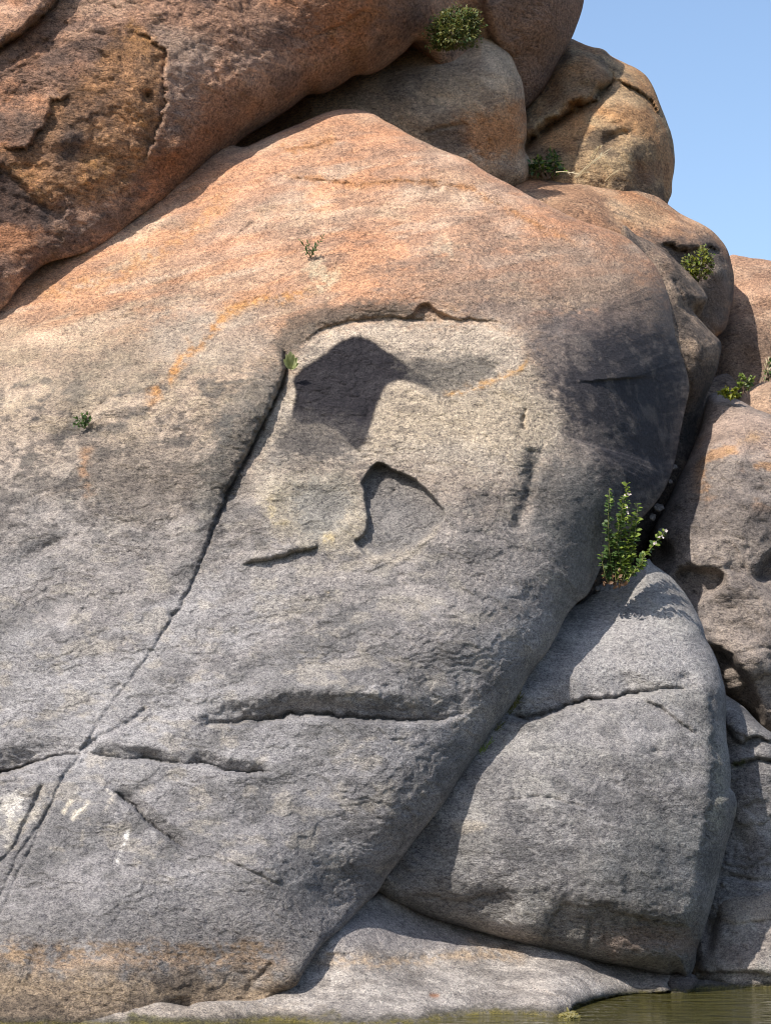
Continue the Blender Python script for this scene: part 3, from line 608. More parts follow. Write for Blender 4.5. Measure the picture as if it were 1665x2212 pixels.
# ------------------------------------------------------------------ wedged boulder under it
boulder('wedged_boulder', 'shaded rounded boulder wedged under the leaning boulder with a shrub on top',
    [(440, 380), (480, 320), (560, 262), (640, 210), (720, 175), (800, 135), (850, 108), (890, 92), (928, 90), (960, 98), (1000, 96), (1030, 66), (1045, 68), (1068, 85), (1085, 100), (1103, 121), (1118, 152), (1128, 178), (1133, 215), (1138, 260), (1137, 298), (1132, 322), (1144, 348), (1142, 385), (1110, 410), (1050, 440), (900, 470), (650, 430)],
    [(560, 330, 25.2), (750, 200, 25.0), (900, 250, 24.9), (900, 120, 25.3), (1050, 200, 25.0), (1050, 350, 25.1), (1120, 330, 25.3), (800, 400, 25.0)],
    [crack([(915, 290), (950, 277), (985, 272), (1010, 268)], .05, 4), lump(960, 300, 60, 25, -.05), lump(880, 200, 25, 80, .05), crack([(1060, 300), (1045, 330), (1035, 345)], .04, 4), ledge([(1080, 100), (1110, 160), (1120, 220), (1125, 290)], .05, 10, 20, 0, 20, side=-1, crack=.01, taper=.15)],
    (.54, .385, .255), [layer_noise((.62, .48, .35), .6, 2.0, .05, .4, 41, (1, 1, 1.5)), layer_noise((.28, .20, .145), .55, 3, .1, .35, 42, (1, 1, 1.5)),
     layer_poly([(1000, 260), (1060, 240), (1130, 220), (1130, 320), (1050, 345), (1010, 320)], (.58, .26, .10), .75, 50, 16, .5), layer_poly([(910, 290), (1000, 280), (1010, 330), (950, 330)], (.12, .095, .08), .6, 30, 10, .5), layer_line([(1040, 340), (1060, 320), (1075, 290)], (.42, .19, .07), .6, 10), layer_poly([(950, 120), (1060, 90), (1110, 150), (1050, 200), (940, 200)], (.48, .39, .29), .5, 60, 16, .4), layer_poly([(830, 150), (900, 130), (930, 170), (860, 220), (820, 200)], (.13, .12, .11), .5, 40, 14, .5)],
    step=4, w=90, r=.55, thick=1.5, grain=(.02, .009), seed=6, flake=.8)

# ------------------------------------------------------------------ sky-line boulder
boulder('skyline_boulder', 'tall tan boulder against the blue sky, a dark cleft between its two lobes',
    [(1090, 300), (1140, 200), (1190, 120), (1225, 85), (1249, 90), (1274, 101), (1301, 107), (1318, 121), (1349, 136), (1376, 150), (1396, 167), (1411, 190), (1424, 222), (1436, 255), (1449, 292), (1456, 330), (1457, 357), (1451, 392), (1449, 420), (1442, 440), (1420, 520), (1300, 560), (1150, 500), (1090, 400)],
    [(1200, 200, 26.6), (1260, 140, 26.7), (1330, 200, 26.5), (1380, 180, 26.9), (1250, 330, 25.9), (1380, 320, 26.2), (1440, 340, 26.7), (1300, 450, 25.9), (1150, 350, 26.0)],
    [ledge([(1120, 330), (1150, 300), (1190, 272), (1240, 238), (1270, 222), (1294, 212), (1300, 195), (1314, 180), (1318, 160), (1312, 140)], .32, 26, 50, .0, 60, side=1, crack=.2, cw=9, taper=.08, wob=6),
     ledge([(1330, 172), (1345, 178), (1384, 200), (1408, 218), (1425, 250)], .10, 10, 30, .06, 20, side=1, crack=.02, taper=.1), lump(1310, 190, 40, 16, -.12), lump(1350, 240, 60, 40, .12), lump(1330, 300, 40, 16, -.1, -25), ledge([(1300, 330), (1320, 305), (1345, 292), (1365, 300)], -.07, 8, 40, 0, 20, crack=.01, taper=.15), lump(1380, 380, 16, 40, -.08), lump(1220, 180, 30, 40, .1), lump(1260, 170, 14, 14, .08)],
    (.43, .29, .165), [layer_noise((.55, .40, .235), .6, 2.2, .05, .35, 51, (1, 1, 1.4)), layer_noise((.13, .095, .07), .7, 3.6, .12, .3, 52, (1, 1, 1.4)), layer_noise((.52, .26, .11), .65, 1.6, .04, .35, 53),
     layer_poly([(1150, 300), (1190, 200), (1260, 150), (1310, 150), (1300, 200), (1240, 230), (1170, 280)], (.20, .155, .105), .5, 40, 12, .6), layer_poly([(1290, 190), (1350, 180), (1400, 220), (1340, 230), (1280, 220)], (.50, .38, .235), .6, 30, 10, .3), layer_poly([(1370, 360), (1420, 350), (1410, 400), (1370, 395)], (.26, .145, .085), .6, 20, 8, .5)],  # second patch paints the sunlit top of the lower lobe lighter
    step=4, w=60, r=.6, thick=2.0, grain=(.045, .02), seed=8, flake=1.0)

# ------------------------------------------------------------------ right shoulder behind the dome
boulder('shoulder_boulder', 'orange topped boulder behind the right edge of the dome, a bush in its hollow',
    [(1070, 450), (1100, 400), (1133, 386), (1173, 380), (1215, 378), (1249, 382), (1272, 383), (1291, 391), (1336, 391), (1366, 395), (1389, 402), (1419, 422), (1446, 445), (1469, 461), (1499, 476), (1531, 493), (1551, 511), (1566, 531), (1574, 553), (1581, 581), (1584, 606), (1582, 648), (1576, 673), (1569, 701), (1561, 716), (1545, 728), (1500, 760), (1400, 720), (1250, 600), (1100, 520)],
    [(1150, 430, 25.1), (1230, 400, 25.6), (1250, 450, 24.9), (1340, 420, 25.7), (1340, 500, 25.0), (1440, 480, 25.6), (1450, 560, 25.1), (1540, 520, 25.9), (1540, 600, 25.6), (1560, 680, 25.7), (1500, 690, 25.3), (1350, 620, 24.7)],
    [lump(1195, 430, 70, 40, .12, 25), ledge([(1240, 385), (1275, 405), (1300, 440), (1340, 480), (1375, 505)], .09, 16, 40, 0, 20, side=-1, crack=.03, taper=.12, wob=5), lump(1490, 570, 50, 26, -.22, 38), lump(1540, 590, 30, 18, .09), ledge([(1420, 530), (1450, 530), (1480, 545), (1530, 535), (1560, 545)], .13, 16, 50, .05, 30, crack=.02, taper=.15, wob=5), lump(1520, 680, 30, 40, -.1)],
    (.46, .275, .165), [layer_noise((.54, .38, .25), .6, 2, .05, .4, 71, (1, 1, 1.6)), layer_noise((.17, .12, .09), .7, 3, .1, .35, 72, (1, 1, 1.6)), layer_noise((.52, .24, .11), .6, 1.5, .04, .4, 73),
     layer_poly([(1170, 400), (1260, 400), (1310, 460), (1290, 500), (1200, 450)], (.36, .20, .12), .6, 30, 12, .5), layer_poly([(1320, 440), (1420, 450), (1460, 490), (1360, 490)], (.52, .38, .235), .5, 40, 12, .3), layer_poly([(1380, 500), (1450, 510), (1540, 520), (1570, 560), (1590, 640), (1560, 730), (1480, 720), (1420, 560)], (.12, .10, .09), .75, 40, 14, .5), layer_line([(1530, 580), (1570, 585)], (.33, .27, .21), .6, 12)],  # darkest patch here paints the shade of the lower right face
    step=4, w=70, r=.6, thick=1.6, grain=(.03, .013), seed=10, flake=.9)

boulder('ridge_slab', 'thin knobbly slab squeezed between the dome and the shoulder boulder',
    [(1340, 500), (1374, 508), (1424, 534), (1471, 574), (1500, 602), (1525, 637), (1522, 655), (1496, 668), (1510, 690), (1541, 722), (1557, 742), (1553, 775), (1536, 830), (1518, 875), (1530, 900), (1535, 960), (1500, 1050), (1470, 1120), (1440, 1200), (1360, 1330), (1270, 1380), (1230, 1250), (1300, 1050), (1390, 900), (1370, 700)],
    [(1380, 540, 24.3), (1450, 600, 24.4), (1500, 650, 24.6), (1480, 720, 24.1), (1530, 760, 24.3), (1490, 850, 24.2), (1460, 980, 24.2), (1420, 900, 24.1), (1400, 1150, 24.1), (1300, 1250, 23.8), (1525, 920, 24.9), (1500, 1020, 24.7)],
    [ledge([(1450, 600), (1470, 640), (1472, 660), (1500, 690)], .07, 10, 30, .04, 20, side=-1, crack=.03, taper=.12), lump(1510, 740, 25, 40, .08), lump(1440, 560, 30, 16, .06), lump(1500, 820, 14, 40, .06), lump(1470, 660, 12, 20, -.06)],
    (.27, .20, .15), [layer_noise((.40, .29, .205), .6, 3, .05, .35, 76, (1, 1, 1.5)), layer_noise((.07, .06, .055), .75, 3.5, .08, .3, 77), layer_poly([(1440, 800), (1560, 790), (1520, 880), (1440, 1080), (1390, 1080)], (.04, .037, .037), .8, 50, 14, .5), layer_line([(1400, 540), (1450, 590)], (.46, .30, .20), .6, 18)],  # near-black patch paints the shadow in the gap beside the dome
    step=4, w=40, r=.4, thick=.9, grain=(.03, .014), seed=12, flake=1.0, cat='rock')

boulder('far_boulder', 'pinkish boulder at the right edge below the sky, behind the shoulder boulder',
    [(1530, 600), (1574, 553), (1599, 553), (1624, 557), (1665, 563), (1740, 590), (1820, 680), (1840, 820), (1760, 900), (1640, 890), (1560, 850), (1530, 780), (1535, 690)],
    [(1560, 600, 27.4), (1640, 600, 27.2), (1740, 680, 27.0), (1600, 720, 26.6), (1700, 820, 26.3), (1580, 810, 26.4)], [lump(1600, 770, 30, 60, -.08), lump(1650, 640, 60, 30, .06)],
    (.47, .28, .18), [layer_noise((.56, .38, .26), .6, 2, .05, .4, 81, (1, 1, 1.6)), layer_noise((.30, .17, .11), .6, 2.6, .1, .35, 82, (1, 1, 1.6)), layer_poly([(1530, 700), (1600, 690), (1700, 720), (1780, 820), (1700, 900), (1540, 880)], (.155, .115, .085), .7, 80, 20, .5)],
    step=4, w=60, r=.5, thick=1.6, grain=(.025, .01), seed=14, flake=.85)

boulder('small_boulder', 'small rounded orange boulder at the right edge above the big grey one',
    [(1585, 880), (1594, 864), (1606, 849), (1629, 833), (1649, 824), (1668, 822), (1720, 830), (1770, 880), (1740, 950), (1640, 960), (1590, 910)],
    [(1610, 870, 25.6), (1660, 840, 25.6), (1660, 890, 25.3), (1720, 880, 25.5)], [], (.45, .30, .205), [layer_noise((.54, .39, .28), .6, 3, .05, .4, 84), layer_noise((.24, .16, .11), .6, 4, .1, .35, 85)],
    step=4, w=40, r=.3, thick=.7, grain=(.015, .008), seed=15, flake=.8)
boulder('rock_chip', 'little dark brown rock tucked behind the two green tufts at the right',
    [(1505, 930), (1500, 860), (1530, 822), (1563, 806), (1580, 815), (1592, 835), (1590, 862), (1560, 872)], [(1560, 840, 26.0), (1580, 830, 26.05), (1570, 860, 25.9)], [], (.20, .145, .11), [layer_noise((.33, .25, .19), .6, 6, .05, .4, 86)],
    step=4, w=24, r=.15, thick=.4, grain=(.01, .006), seed=16, flake=.9, cat='rock')

# ------------------------------------------------------------------ big right boulder
right_ol = [(1528, 856), (1546, 848), (1561, 853), (1599, 866), (1631, 883), (1665, 896), (1760, 950), (1840, 1150), (1850, 1450), (1780, 1600), (1680, 1592), (1645, 1570), (1606, 1530), (1560, 1500), (1480, 1460), (1420, 1300), (1400, 1200), (1406, 1150), (1428, 1106), (1446, 1071), (1468, 1026), (1496, 966), (1512, 921), (1518, 885)]
boulder('right_boulder', 'big grey and rust speckled boulder filling the right edge, beside the tall green plant', right_ol,
    [(1540, 870, 24.6), (1640, 920, 24.0), (1560, 1000, 23.6), (1480, 1050, 23.7), (1640, 1100, 23.2), (1480, 1200, 23.0), (1560, 1260, 22.85), (1600, 1240, 22.9), (1650, 1400, 22.65), (1560, 1430, 22.75), (1520, 1350, 22.8), (1650, 1540, 22.7), (1760, 1200, 23.5), (1780, 1500, 23.3), (1430, 1180, 23.3)],
    [ledge([(1555, 1225), (1575, 1233), (1605, 1246), (1630, 1260), (1665, 1285), (1700, 1300)], -.10, 14, 60, 0, 30, crack=.03, taper=.12, wob=4), niche([(1456, 1226), (1489, 1216), (1509, 1221), (1541, 1219), (1561, 1229), (1571, 1244), (1572, 1264), (1559, 1281), (1524, 1294), (1504, 1306), (1474, 1290), (1450, 1260)], .24, 22), niche([(1500, 1400), (1531, 1384), (1562, 1392), (1594, 1420), (1624, 1462), (1642, 1505), (1657, 1555), (1640, 1575), (1600, 1560), (1540, 1520), (1480, 1460)], .26, 26), niche([(1624, 1250), (1632, 1225), (1650, 1195), (1680, 1175), (1700, 1250), (1665, 1262), (1640, 1262)], .22, 20), lump(1430, 1200, 26, 30, -.3), lump(1540, 1120, 60, 90, .05, 20), ledge([(1560, 1412), (1590, 1412), (1640, 1400), (1700, 1402)], .02, 10, 60, .0, 20, crack=.012, taper=.15), ledge([(1580, 1510), (1620, 1470), (1680, 1450)], .12, 40, 60, .0, 20, crack=.0, taper=.15)],  # first two niches are made-up hollows standing in for cast shadows
    (.265, .22, .19), [layer_noise((.37, .305, .255), .6, 2, .05, .4, 91, (1, 1, 1.8)), layer_noise((.14, .12, .11), .65, 2.6, .1, .35, 92, (1, 1, 1.8)), layer_poly([(1520, 860), (1600, 870), (1700, 920), (1700, 1000), (1560, 960), (1500, 1000)], (.40, .285, .22), .7, 60, 18, .4), layer_noise((.43, .24, .12), .7, 3.5, .2, .25, 93, (1, 1, 1.8), rng_l(1480, 1800, 930, 1120, 40)), layer_poly([(1450, 1080), (1560, 1060), (1680, 1090), (1680, 1170), (1560, 1160), (1470, 1200)], (.13, .11, .10), .6, 50, 18, .7), layer_line([(1550, 990), (1600, 950), (1660, 940)], (.44, .27, .13), .6, 8)],
    step=4, w=50, r=.5, thick=2.2, plates=.022, grain=(.022, .01), seed=18, flake=.85)

# ------------------------------------------------------------------ front right block
block_ol = [(1396, 1209, 60, .4), (1409, 1218, 60, .4), (1436, 1236, 60, .4), (1456, 1254, 60, .4), (1474, 1276, 60, .4), (1491, 1301, 60, .4), (1504, 1324, 60, .4), (1516, 1352, 60, .45), (1524, 1378, 60, .5), (1541, 1407, 60, .5), (1551, 1435, 60, .5), (1559, 1465, 60, .5), (1566, 1492, 60, .55), (1568, 1522, 60, .6), (1567, 1557, 60, .6), (1569, 1594, 60, .6), (1574, 1632, 60, .6), (1578, 1665, 60, .6), (1577, 1702, 60, .6), (1584, 1712, 60, .6), (1590, 1732, 60, .6), (1588, 1758, 60, .6), (1580, 1787, 60, .6), (1572, 1812, 60, .6), (1564, 1842, 60, .7), (1549, 1905, 60, .7), (1536, 1955, 60, .7), (1524, 1993, 60, .7), (1514, 2025, 60, .6), (1506, 2050, 60, .6), (1500, 2085, 50, .5), (1484, 2113, 40, .4),
    (1461, 2102, 40, .3), (1439, 2108, 40, .3), (1399, 2098, 40, .3), (1361, 2089, 40, .3), (1324, 2084, 40, .3), (1274, 2076, 40, .3), (1208, 2061, 40, .3), (1114, 2034, 40, .3), (1002, 2003, 40, .3), (934, 1985, 40, .3), (872, 1958, 40, .3), (822, 1932, 40, .3), (790, 1890, 60, .3), (900, 1680, 60, .2), (1050, 1470, 60, .2), (1180, 1330, 60, .2), (1249, 1305, 50, .2), (1281, 1276, 40, .2), (1299, 1260, 40, .2), (1344, 1250, 40, .25)]
block_ct = [(830, 1900, 20.05), (960, 1900, 20.0), (900, 1760, 20.2), (1100, 1900, 19.95), (1250, 1900, 20.0), (1400, 1880, 20.15), (1500, 1880, 20.5), (1000, 1985, 20.15), (1150, 2030, 20.15), (1300, 2070, 20.32), (1450, 2080, 20.5), (1300, 1980, 20.1), (1450, 1980, 20.3), (1080, 1700, 20.2), (1300, 1700, 20.3), (1500, 1700, 20.6), (1050, 1580, 20.6), (1250, 1560, 20.7), (1450, 1540, 20.9), (1200, 1420, 21.22), (1400, 1420, 21.25), (1500, 1430, 21.4), (1300, 1300, 21.9), (1400, 1270, 21.9), (1470, 1300, 21.9)]
block_feats = [ledge([(1085, 1537, 1), (1118, 1551, 1), (1133, 1554, 1), (1163, 1551, 1), (1193, 1539, 1), (1233, 1524, 1), (1273, 1514, 1), (1323, 1511, .9), (1373, 1499, .8), (1423, 1491, .6), (1468, 1489, .5), (1525, 1474, .1)], .10, 9, 150, .17, 26, side=-1, crack=.13, cw=5.5, taper=.08, broken=.3),
    lump(1345, 1470, 40, 20, -.06, 20), lump(1480, 1465, 20, 12, -.04), crack([(1040, 1738), (1100, 1728), (1160, 1722), (1200, 1727), (1270, 1745)], .03, 3), ledge([(1045, 1735), (1110, 1728), (1170, 1722), (1230, 1735)], -.02, 4, 60, 0, 20, crack=.01, taper=.2), ledge([(1380, 1510), (1420, 1525), (1450, 1545), (1480, 1570), (1510, 1590)], .03, 8, 40, .01, 20, crack=.02, taper=.15), lump(1415, 1625, 14, 10, -.05),
    crack([(1100, 1550), (1120, 1562), (1140, 1566)], .03, 3), ledge([(840, 1950), (900, 1930), (1000, 1945), (1080, 1925), (1110, 1950), (1095, 1990), (1130, 2030), (1175, 2035), (1190, 1990), (1210, 1955), (1300, 1960), (1400, 1990), (1500, 2000)], .045, 26, 60, .02, 80, crack=0, taper=.05, wob=8), lump(1140, 1990, 40, 45, .10), crack([(1275, 1980), (1270, 2030), (1265, 2070)], .04, 4),
    ledge([(1530, 1480), (1535, 1560), (1542, 1640), (1535, 1720), (1520, 1800), (1510, 1870)], .03, 14, 40, .03, 30, side=-1, crack=0, taper=.1, wob=8), lump(1360, 1880, 12, 60, -.012), lump(1440, 1880, 14, 60, -.012), lump(1420, 2060, 60, 25, .1), lump(1340, 2050, 30, 30, .06), lump(1220, 1650, 200, 80, .05)]
block_layers = [layer_noise((.31, .29, .26), .55, 1.8, .05, .4, 101, (1, 1, 1.6)), layer_noise((.14, .13, .125), .6, 2.4, .1, .35, 102, (1, 1, 1.6)), layer_noise((.12, .115, .115), .65, 5, .18, .25, 103, (1, 1, 1.4), rng_l(1000, 1560, 1500, 2000, 100)),
    layer_poly([(1270, 1330), (1400, 1330), (1500, 1380), (1540, 1470), (1400, 1480), (1250, 1480)], (.36, .34, .33), .5, 60, 15, .3), layer_poly([(1300, 1840), (1360, 1780), (1470, 1760), (1540, 1800), (1520, 1920), (1400, 1960), (1280, 1930)], (.14, .14, .14), .55, 50, 20, .8), layer_poly([(1150, 1960), (1300, 1950), (1510, 1980), (1500, 2110), (1200, 2070), (1150, 2030)], (.155, .14, .12), .65, 50, 15, .5), layer_poly([(1300, 2020), (1360, 2005), (1500, 2010), (1500, 2060), (1400, 2050), (1320, 2060)], (.20, .125, .09), .5, 40, 14, .7),  # third patch paints the shade of the undercut foot
    layer_line([(1490, 1820), (1500, 1900), (1480, 1980)], (.38, .35, .30), .5, 7, 5, .7), layer_line([(1550, 1600), (1556, 1700), (1545, 1800)], (.33, .315, .25), .6, 16), layer_line([(1525, 1500), (1535, 1600), (1530, 1700)], (.12, .12, .11), .5, 12), layer_line([(1390, 1900), (1385, 1960)], (.12, .12, .12), .5, 8), layer_line([(1590, 1740), (1588, 1775)], (.46, .42, .33), .6, 6), layer_poly([(980, 1770), (1040, 1775), (1050, 1790), (990, 1800)], (.40, .34, .27), .5, 12, 6)]
boulder('split_block', 'steep grey block split across by a ledge, leaning on the right side of the dome', block_ol, block_ct, block_feats, (.272, .254, .245), block_layers, step=3.5, thick=2.0, plates=.010, grain=(.018, .009), seed=20, sm=3,
        flake=lambda q: np.interp(q[:, 1], [1300, 1500, 1900, 2050], [.6, .7, .85, .9]))

# ------------------------------------------------------------------ rocks right of the block
boulder('shelf_rock', 'stepped rock shelf in the shade at the right edge, right of the split block',
    [(1520, 1480), (1568, 1502), (1606, 1528), (1645, 1568), (1700, 1600), (1780, 1640), (1820, 1800), (1800, 2000), (1700, 1980), (1600, 1990), (1510, 1980), (1500, 1700)],
    [(1568, 1530, 22.4), (1640, 1600, 22.2), (1600, 1600, 22.25), (1600, 1680, 22.05), (1650, 1680, 22.0), (1640, 1800, 21.9), (1600, 1900, 21.75), (1640, 1930, 21.7), (1740, 1750, 22.2), (1560, 1800, 22.1)],
    [ledge([(1560, 1560), (1590, 1600), (1600, 1604), (1630, 1590), (1660, 1600), (1700, 1595)], .09, 12, 40, .04, 30, crack=.04, taper=.1, wob=4), ledge([(1575, 1655), (1600, 1648), (1640, 1640), (1690, 1650)], .08, 16, 40, .03, 30, crack=.05, taper=.1), crack([(1540, 1895), (1580, 1893), (1630, 1905), (1680, 1900)], .05, 5), lump(1600, 1850, 30, 60, -.1)],
    (.235, .22, .21), [layer_noise((.32, .30, .28), .6, 2.4, .05, .4, 111, (1, 1, 1.6)), layer_noise((.15, .14, .14), .6, 3, .1, .35, 112), layer_line([(1580, 1650), (1610, 1645)], (.10, .13, .03), .8, 6)],
    step=4, w=40, r=.35, thick=1.6, plates=.03, grain=(.022, .012), seed=22, flake=.8, cat='rock')
boulder('shore_rock', 'pale rock ledge dipping into the lake at the lower right, half in shadow',
    [(1505, 1940), (1540, 1928), (1580, 1918), (1630, 1916), (1670, 1905), (1760, 1915), (1830, 1990), (1830, 2170), (1660, 2180), (1500, 2180), (1490, 2080)],
    [(1540, 1950, 21.75), (1640, 1935, 21.6), (1560, 2050, 21.35), (1640, 2050, 21.2), (1560, 2130, 21.2), (1640, 2110, 21.1), (1740, 2000, 21.4), (1640, 2160, 21.15), (1500, 2120, 21.5)],
    [lump(1535, 2000, 12, 50, -.22, 8), ledge([(1540, 1990), (1600, 1995), (1650, 1990), (1700, 1980)], .05, 22, 40, 0, 20, crack=0, taper=.1), ledge([(1500, 2100), (1560, 2100), (1625, 2098), (1665, 2105), (1740, 2110)], .05, 10, 50, .06, 25, crack=0, taper=.06)],
    (.31, .27, .24), [layer_noise((.40, .38, .34), .6, 2.4, .05, .4, 114, (1, 1, 1.6)), layer_noise((.20, .17, .15), .5, 3, .1, .35, 115), layer_poly([(1540, 1930), (1660, 1925), (1660, 1985), (1550, 1985)], (.27, .225, .17), .5, 30, 12, .5)],
    step=3.5, w=36, r=.35, thick=1.4, grain=(.018, .008), seed=24, flake=.7, cat='rock')
boulder('waterside_wedge', 'small dark wedge of wet rock poking out of the water beside the split block',
    [(1490, 2120), (1512, 2116), (1550, 2120), (1590, 2131), (1580, 2170), (1480, 2170)], [(1500, 2125, 20.95), (1560, 2130, 21.0), (1530, 2150, 20.85), (1500, 2160, 20.8)], [], (.15, .13, .115), [], step=3.5, w=14, r=.12, thick=.4, grain=(.01, .006), seed=25, flake=.8, cat='rock')
boulder('foot_rock', 'dark wet chunk of rock under the toe of the split block',
    [(1432, 2112), (1450, 2098), (1480, 2100), (1504, 2112), (1502, 2135), (1480, 2152), (1455, 2175), (1435, 2160), (1440, 2135)], [(1450, 2110, 20.75), (1490, 2115, 20.75), (1470, 2150, 20.5)], [], (.13, .11, .10), [layer_noise((.24, .20, .17), .6, 6, .05, .4, 117)], step=3.5, w=18, r=.15, thick=.5, grain=(.02, .01), seed=26, flake=.9, cat='rock')

# ------------------------------------------------------------------ slab at the lake edge
slab_ol = [(806, 1936, 20, .1), (850, 1900, 30, .1), (1000, 1930, 30, .1), (1200, 2000, 30, .1), (1400, 2060, 30, .1), (1452, 2105, 20, .1), (1442, 2124, 14, .1), (1450, 2136, 12, .1), (1457, 2150, 12, .1), (1440, 2200, 12, .1), (1300, 2230, 12, .1), (1235, 2240, 12, .1), (1200, 2290, 20, .1), (800, 2320, 20, .1), (420, 2300, 20, .1), (380, 2260, 20, .1), (-60, 2270, 16, .1), (-60, 2225, 6, .03), (80, 2206, 6, .03), (180, 2196, 5, .03), (240, 2184, 5, .03), (310, 2172, 5, .03), (345, 2166, 5, .03), (372, 2172, 5, .03), (400, 2178, 5, .03), (428, 2166, 5, .03), (480, 2162, 5, .03), (550, 2160, 5, .03), (600, 2146, 5, .03), (615, 2132, 5, .03), (632, 2095, 5, .03), (664, 2044, 5, .03), (710, 1998, 5, .03), (760, 1955, 16, .08)]
slab_ct = [(808, 1945, 20.05), (740, 2015, 19.3), (690, 2060, 19.08), (650, 2120, 18.8), (560, 2165, 18.38), (430, 2172, 18.05), (330, 2185, 17.97), (150, 2212, 17.86), (0, 2225, 17.82), (-60, 2260, 17.7), (880, 1975, 20.2), (900, 2050, 19.75), (900, 2120, 19.1), (900, 2190, 18.2), (700, 2140, 18.65), (700, 2200, 17.95), (500, 2200, 17.9), (1100, 2045, 20.45), (1100, 2120, 19.55), (1150, 2180, 18.75), (1210, 2195, 18.5), (1300, 2090, 20.6), (1300, 2140, 19.95), (1410, 2112, 20.75), (1430, 2135, 20.5), (1000, 2260, 17.85), (1300, 2200, 19.9), (1440, 2180, 20.5), (600, 2260, 17.75), (1200, 2250, 18.5)]
slab_feats = [ledge([(1222, 2196), (1240, 2172), (1300, 2158), (1345, 2150), (1400, 2148), (1456, 2140)], .05, 7, 80, .22, 300, crack=0, taper=.02, wob=2), ledge([(700, 2128), (741, 2137), (780, 2128), (820, 2116), (900, 2105)], -.03, 6, 80, 0, 20, crack=.012, taper=.15), ledge([(1140, 2130), (1200, 2150), (1240, 2168)], .03, 8, 60, .02, 30, crack=.01, taper=.15),
    lump(938, 2151, 12, 4, -.06), crack([(740, 2138), (760, 2136), (775, 2128)], .04, 4), lump(1160, 2050, 60, 14, .06, 20), ledge([(680, 2062), (760, 2062), (850, 2075), (950, 2060), (1060, 2065)], .04, 16, 50, 0, 20, crack=0, taper=.12, wob=6), crack([(1135, 2060), (1180, 2085), (1240, 2095), (1330, 2110)], .02, 4)]
slab_layers = [layer_noise((.46, .41, .365), .55, 2.0, .05, .4, 121, (1, 1, 1.4)), layer_noise((.20, .18, .165), .6, 3, .06, .35, 122, (1, 1, 1.5)), layer_noise((.15, .13, .115), .5, 9, .12, .3, 123), layer_poly([(260, 2160), (420, 2150), (560, 2160), (700, 2210), (600, 2250), (260, 2250)], (.25, .205, .16), .6, 60, 14, .7), layer_poly([(800, 1950), (900, 1990), (1000, 2020), (1000, 2055), (860, 2050), (730, 2040), (740, 2010)], (.235, .215, .215), .65, 40, 12, .3), layer_line([(670, 2080), (760, 2072), (850, 2080), (940, 2070), (1040, 2062), (1120, 2060)], (.46, .33, .21), .65, 13, 8, .7), layer_line([(1000, 2030), (1070, 2050), (1140, 2075)], (.42, .30, .20), .5, 12), layer_line([(925, 2149), (950, 2153)], (.30, .13, .06), .8, 5, 2),
    layer_line([(1225, 2190), (1250, 2168), (1320, 2156), (1390, 2152), (1456, 2142)], (.055, .05, .035), .85, 9, 5, .5), layer_poly([(280, 2190), (330, 2196), (420, 2200), (470, 2205), (480, 2230), (300, 2230)], (.09, .085, .025), .8, 12, 8, .5), layer_line([(680, 2195), (720, 2190), (740, 2200)], (.10, .085, .04), .8, 7)]
boulder('lakeside_slab', 'low pale granite slab sloping into the lake in front of the dome and block', slab_ol, slab_ct, slab_feats, (.36, .32, .285), slab_layers, step=3.0, thick=1.2, plates=.016, grain=(.016, .009), seed=28, sm=3, flake=.6, cat='rock slab')
boulder('corner_rock', 'little mossy rock at the waterline in the bottom left corner',
    [(-60, 2180), (0, 2176), (40, 2186), (75, 2200), (100, 2220), (90, 2270), (-60, 2280)], [(0, 2190, 18.35), (40, 2205, 18.25), (20, 2240, 18.2), (-40, 2200, 18.35)], [], (.17, .145, .08), [layer_noise((.28, .225, .13), .6, 8, .05, .35, 125), layer_noise((.06, .06, .02), .7, 6, .1, .3, 126)], step=3.5, w=30, r=.2, thick=.4, grain=(.02, .012), seed=29, flake=1.0, cat='rock')

for k, (u, v, r_, Y) in enumerate(((1456, 1008, 9, 23.75), (1447, 1040, 7, 23.7), (1420, 1096, 13, 23.35), (1408, 1118, 9, 23.2), (1426, 1150, 11, 23.15), (1290, 1272, 8, 21.95))):
    R = random.Random(300 + k)
    o = boulder('stone', ('uppermost of the small stones jammed in the dark gap beside the dome', 'second stone from the top in the dark gap beside the dome', 'largest stone in the dark gap, just above the tall weed branch', 'small stone in the dark gap touching the right boulder', 'lowest stone in the gap right of the tall weed', 'tiny stone at the left foot of the tall weed')[k], [(u + math.cos(a * 1.047 + .3) * r_ * R.uniform(.7, 1.2), v + math.sin(a * 1.047 + .3) * r_ * R.uniform(.6, 1.0)) for a in range(6)],
        [(u - r_ * .4, v - r_ * .3, Y), (u + r_ * .4, v, Y + .04), (u, v + r_ * .4, Y - .02), (u + r_ * .3, v - r_ * .5, Y + .06)], [], (.21, .18, .155), [], step=2.5, w=r_ * .5, r=.05, thick=.12, grain=(.006, .004), plates=.004, seed=40 + k, flake=.7, cat='stone', sm=1, group='stones caught in the gap by the dome')

# ------------------------------------------------------------------ plants
def one_mesh(name, parts, mat, parent=None, smooth_=True):
    """parts: list of (V, F) joined into one mesh"""
    V, F = [], []
    for v, f in parts:
        o = len(V); V.extend([tuple(x) for x in v]); F.extend([tuple(i + o for i in t) for t in f])
    me = bpy.data.meshes.new(name); me.from_pydata(V, [], F); me.materials.append(mat)
    if smooth_: me.polygons.foreach_set('use_smooth', [True] * len(me.polygons))
    me.update()
    ob = bpy.data.objects.new(name, me); COL.objects.link(ob)
    if parent: ob.parent = parent
    return ob

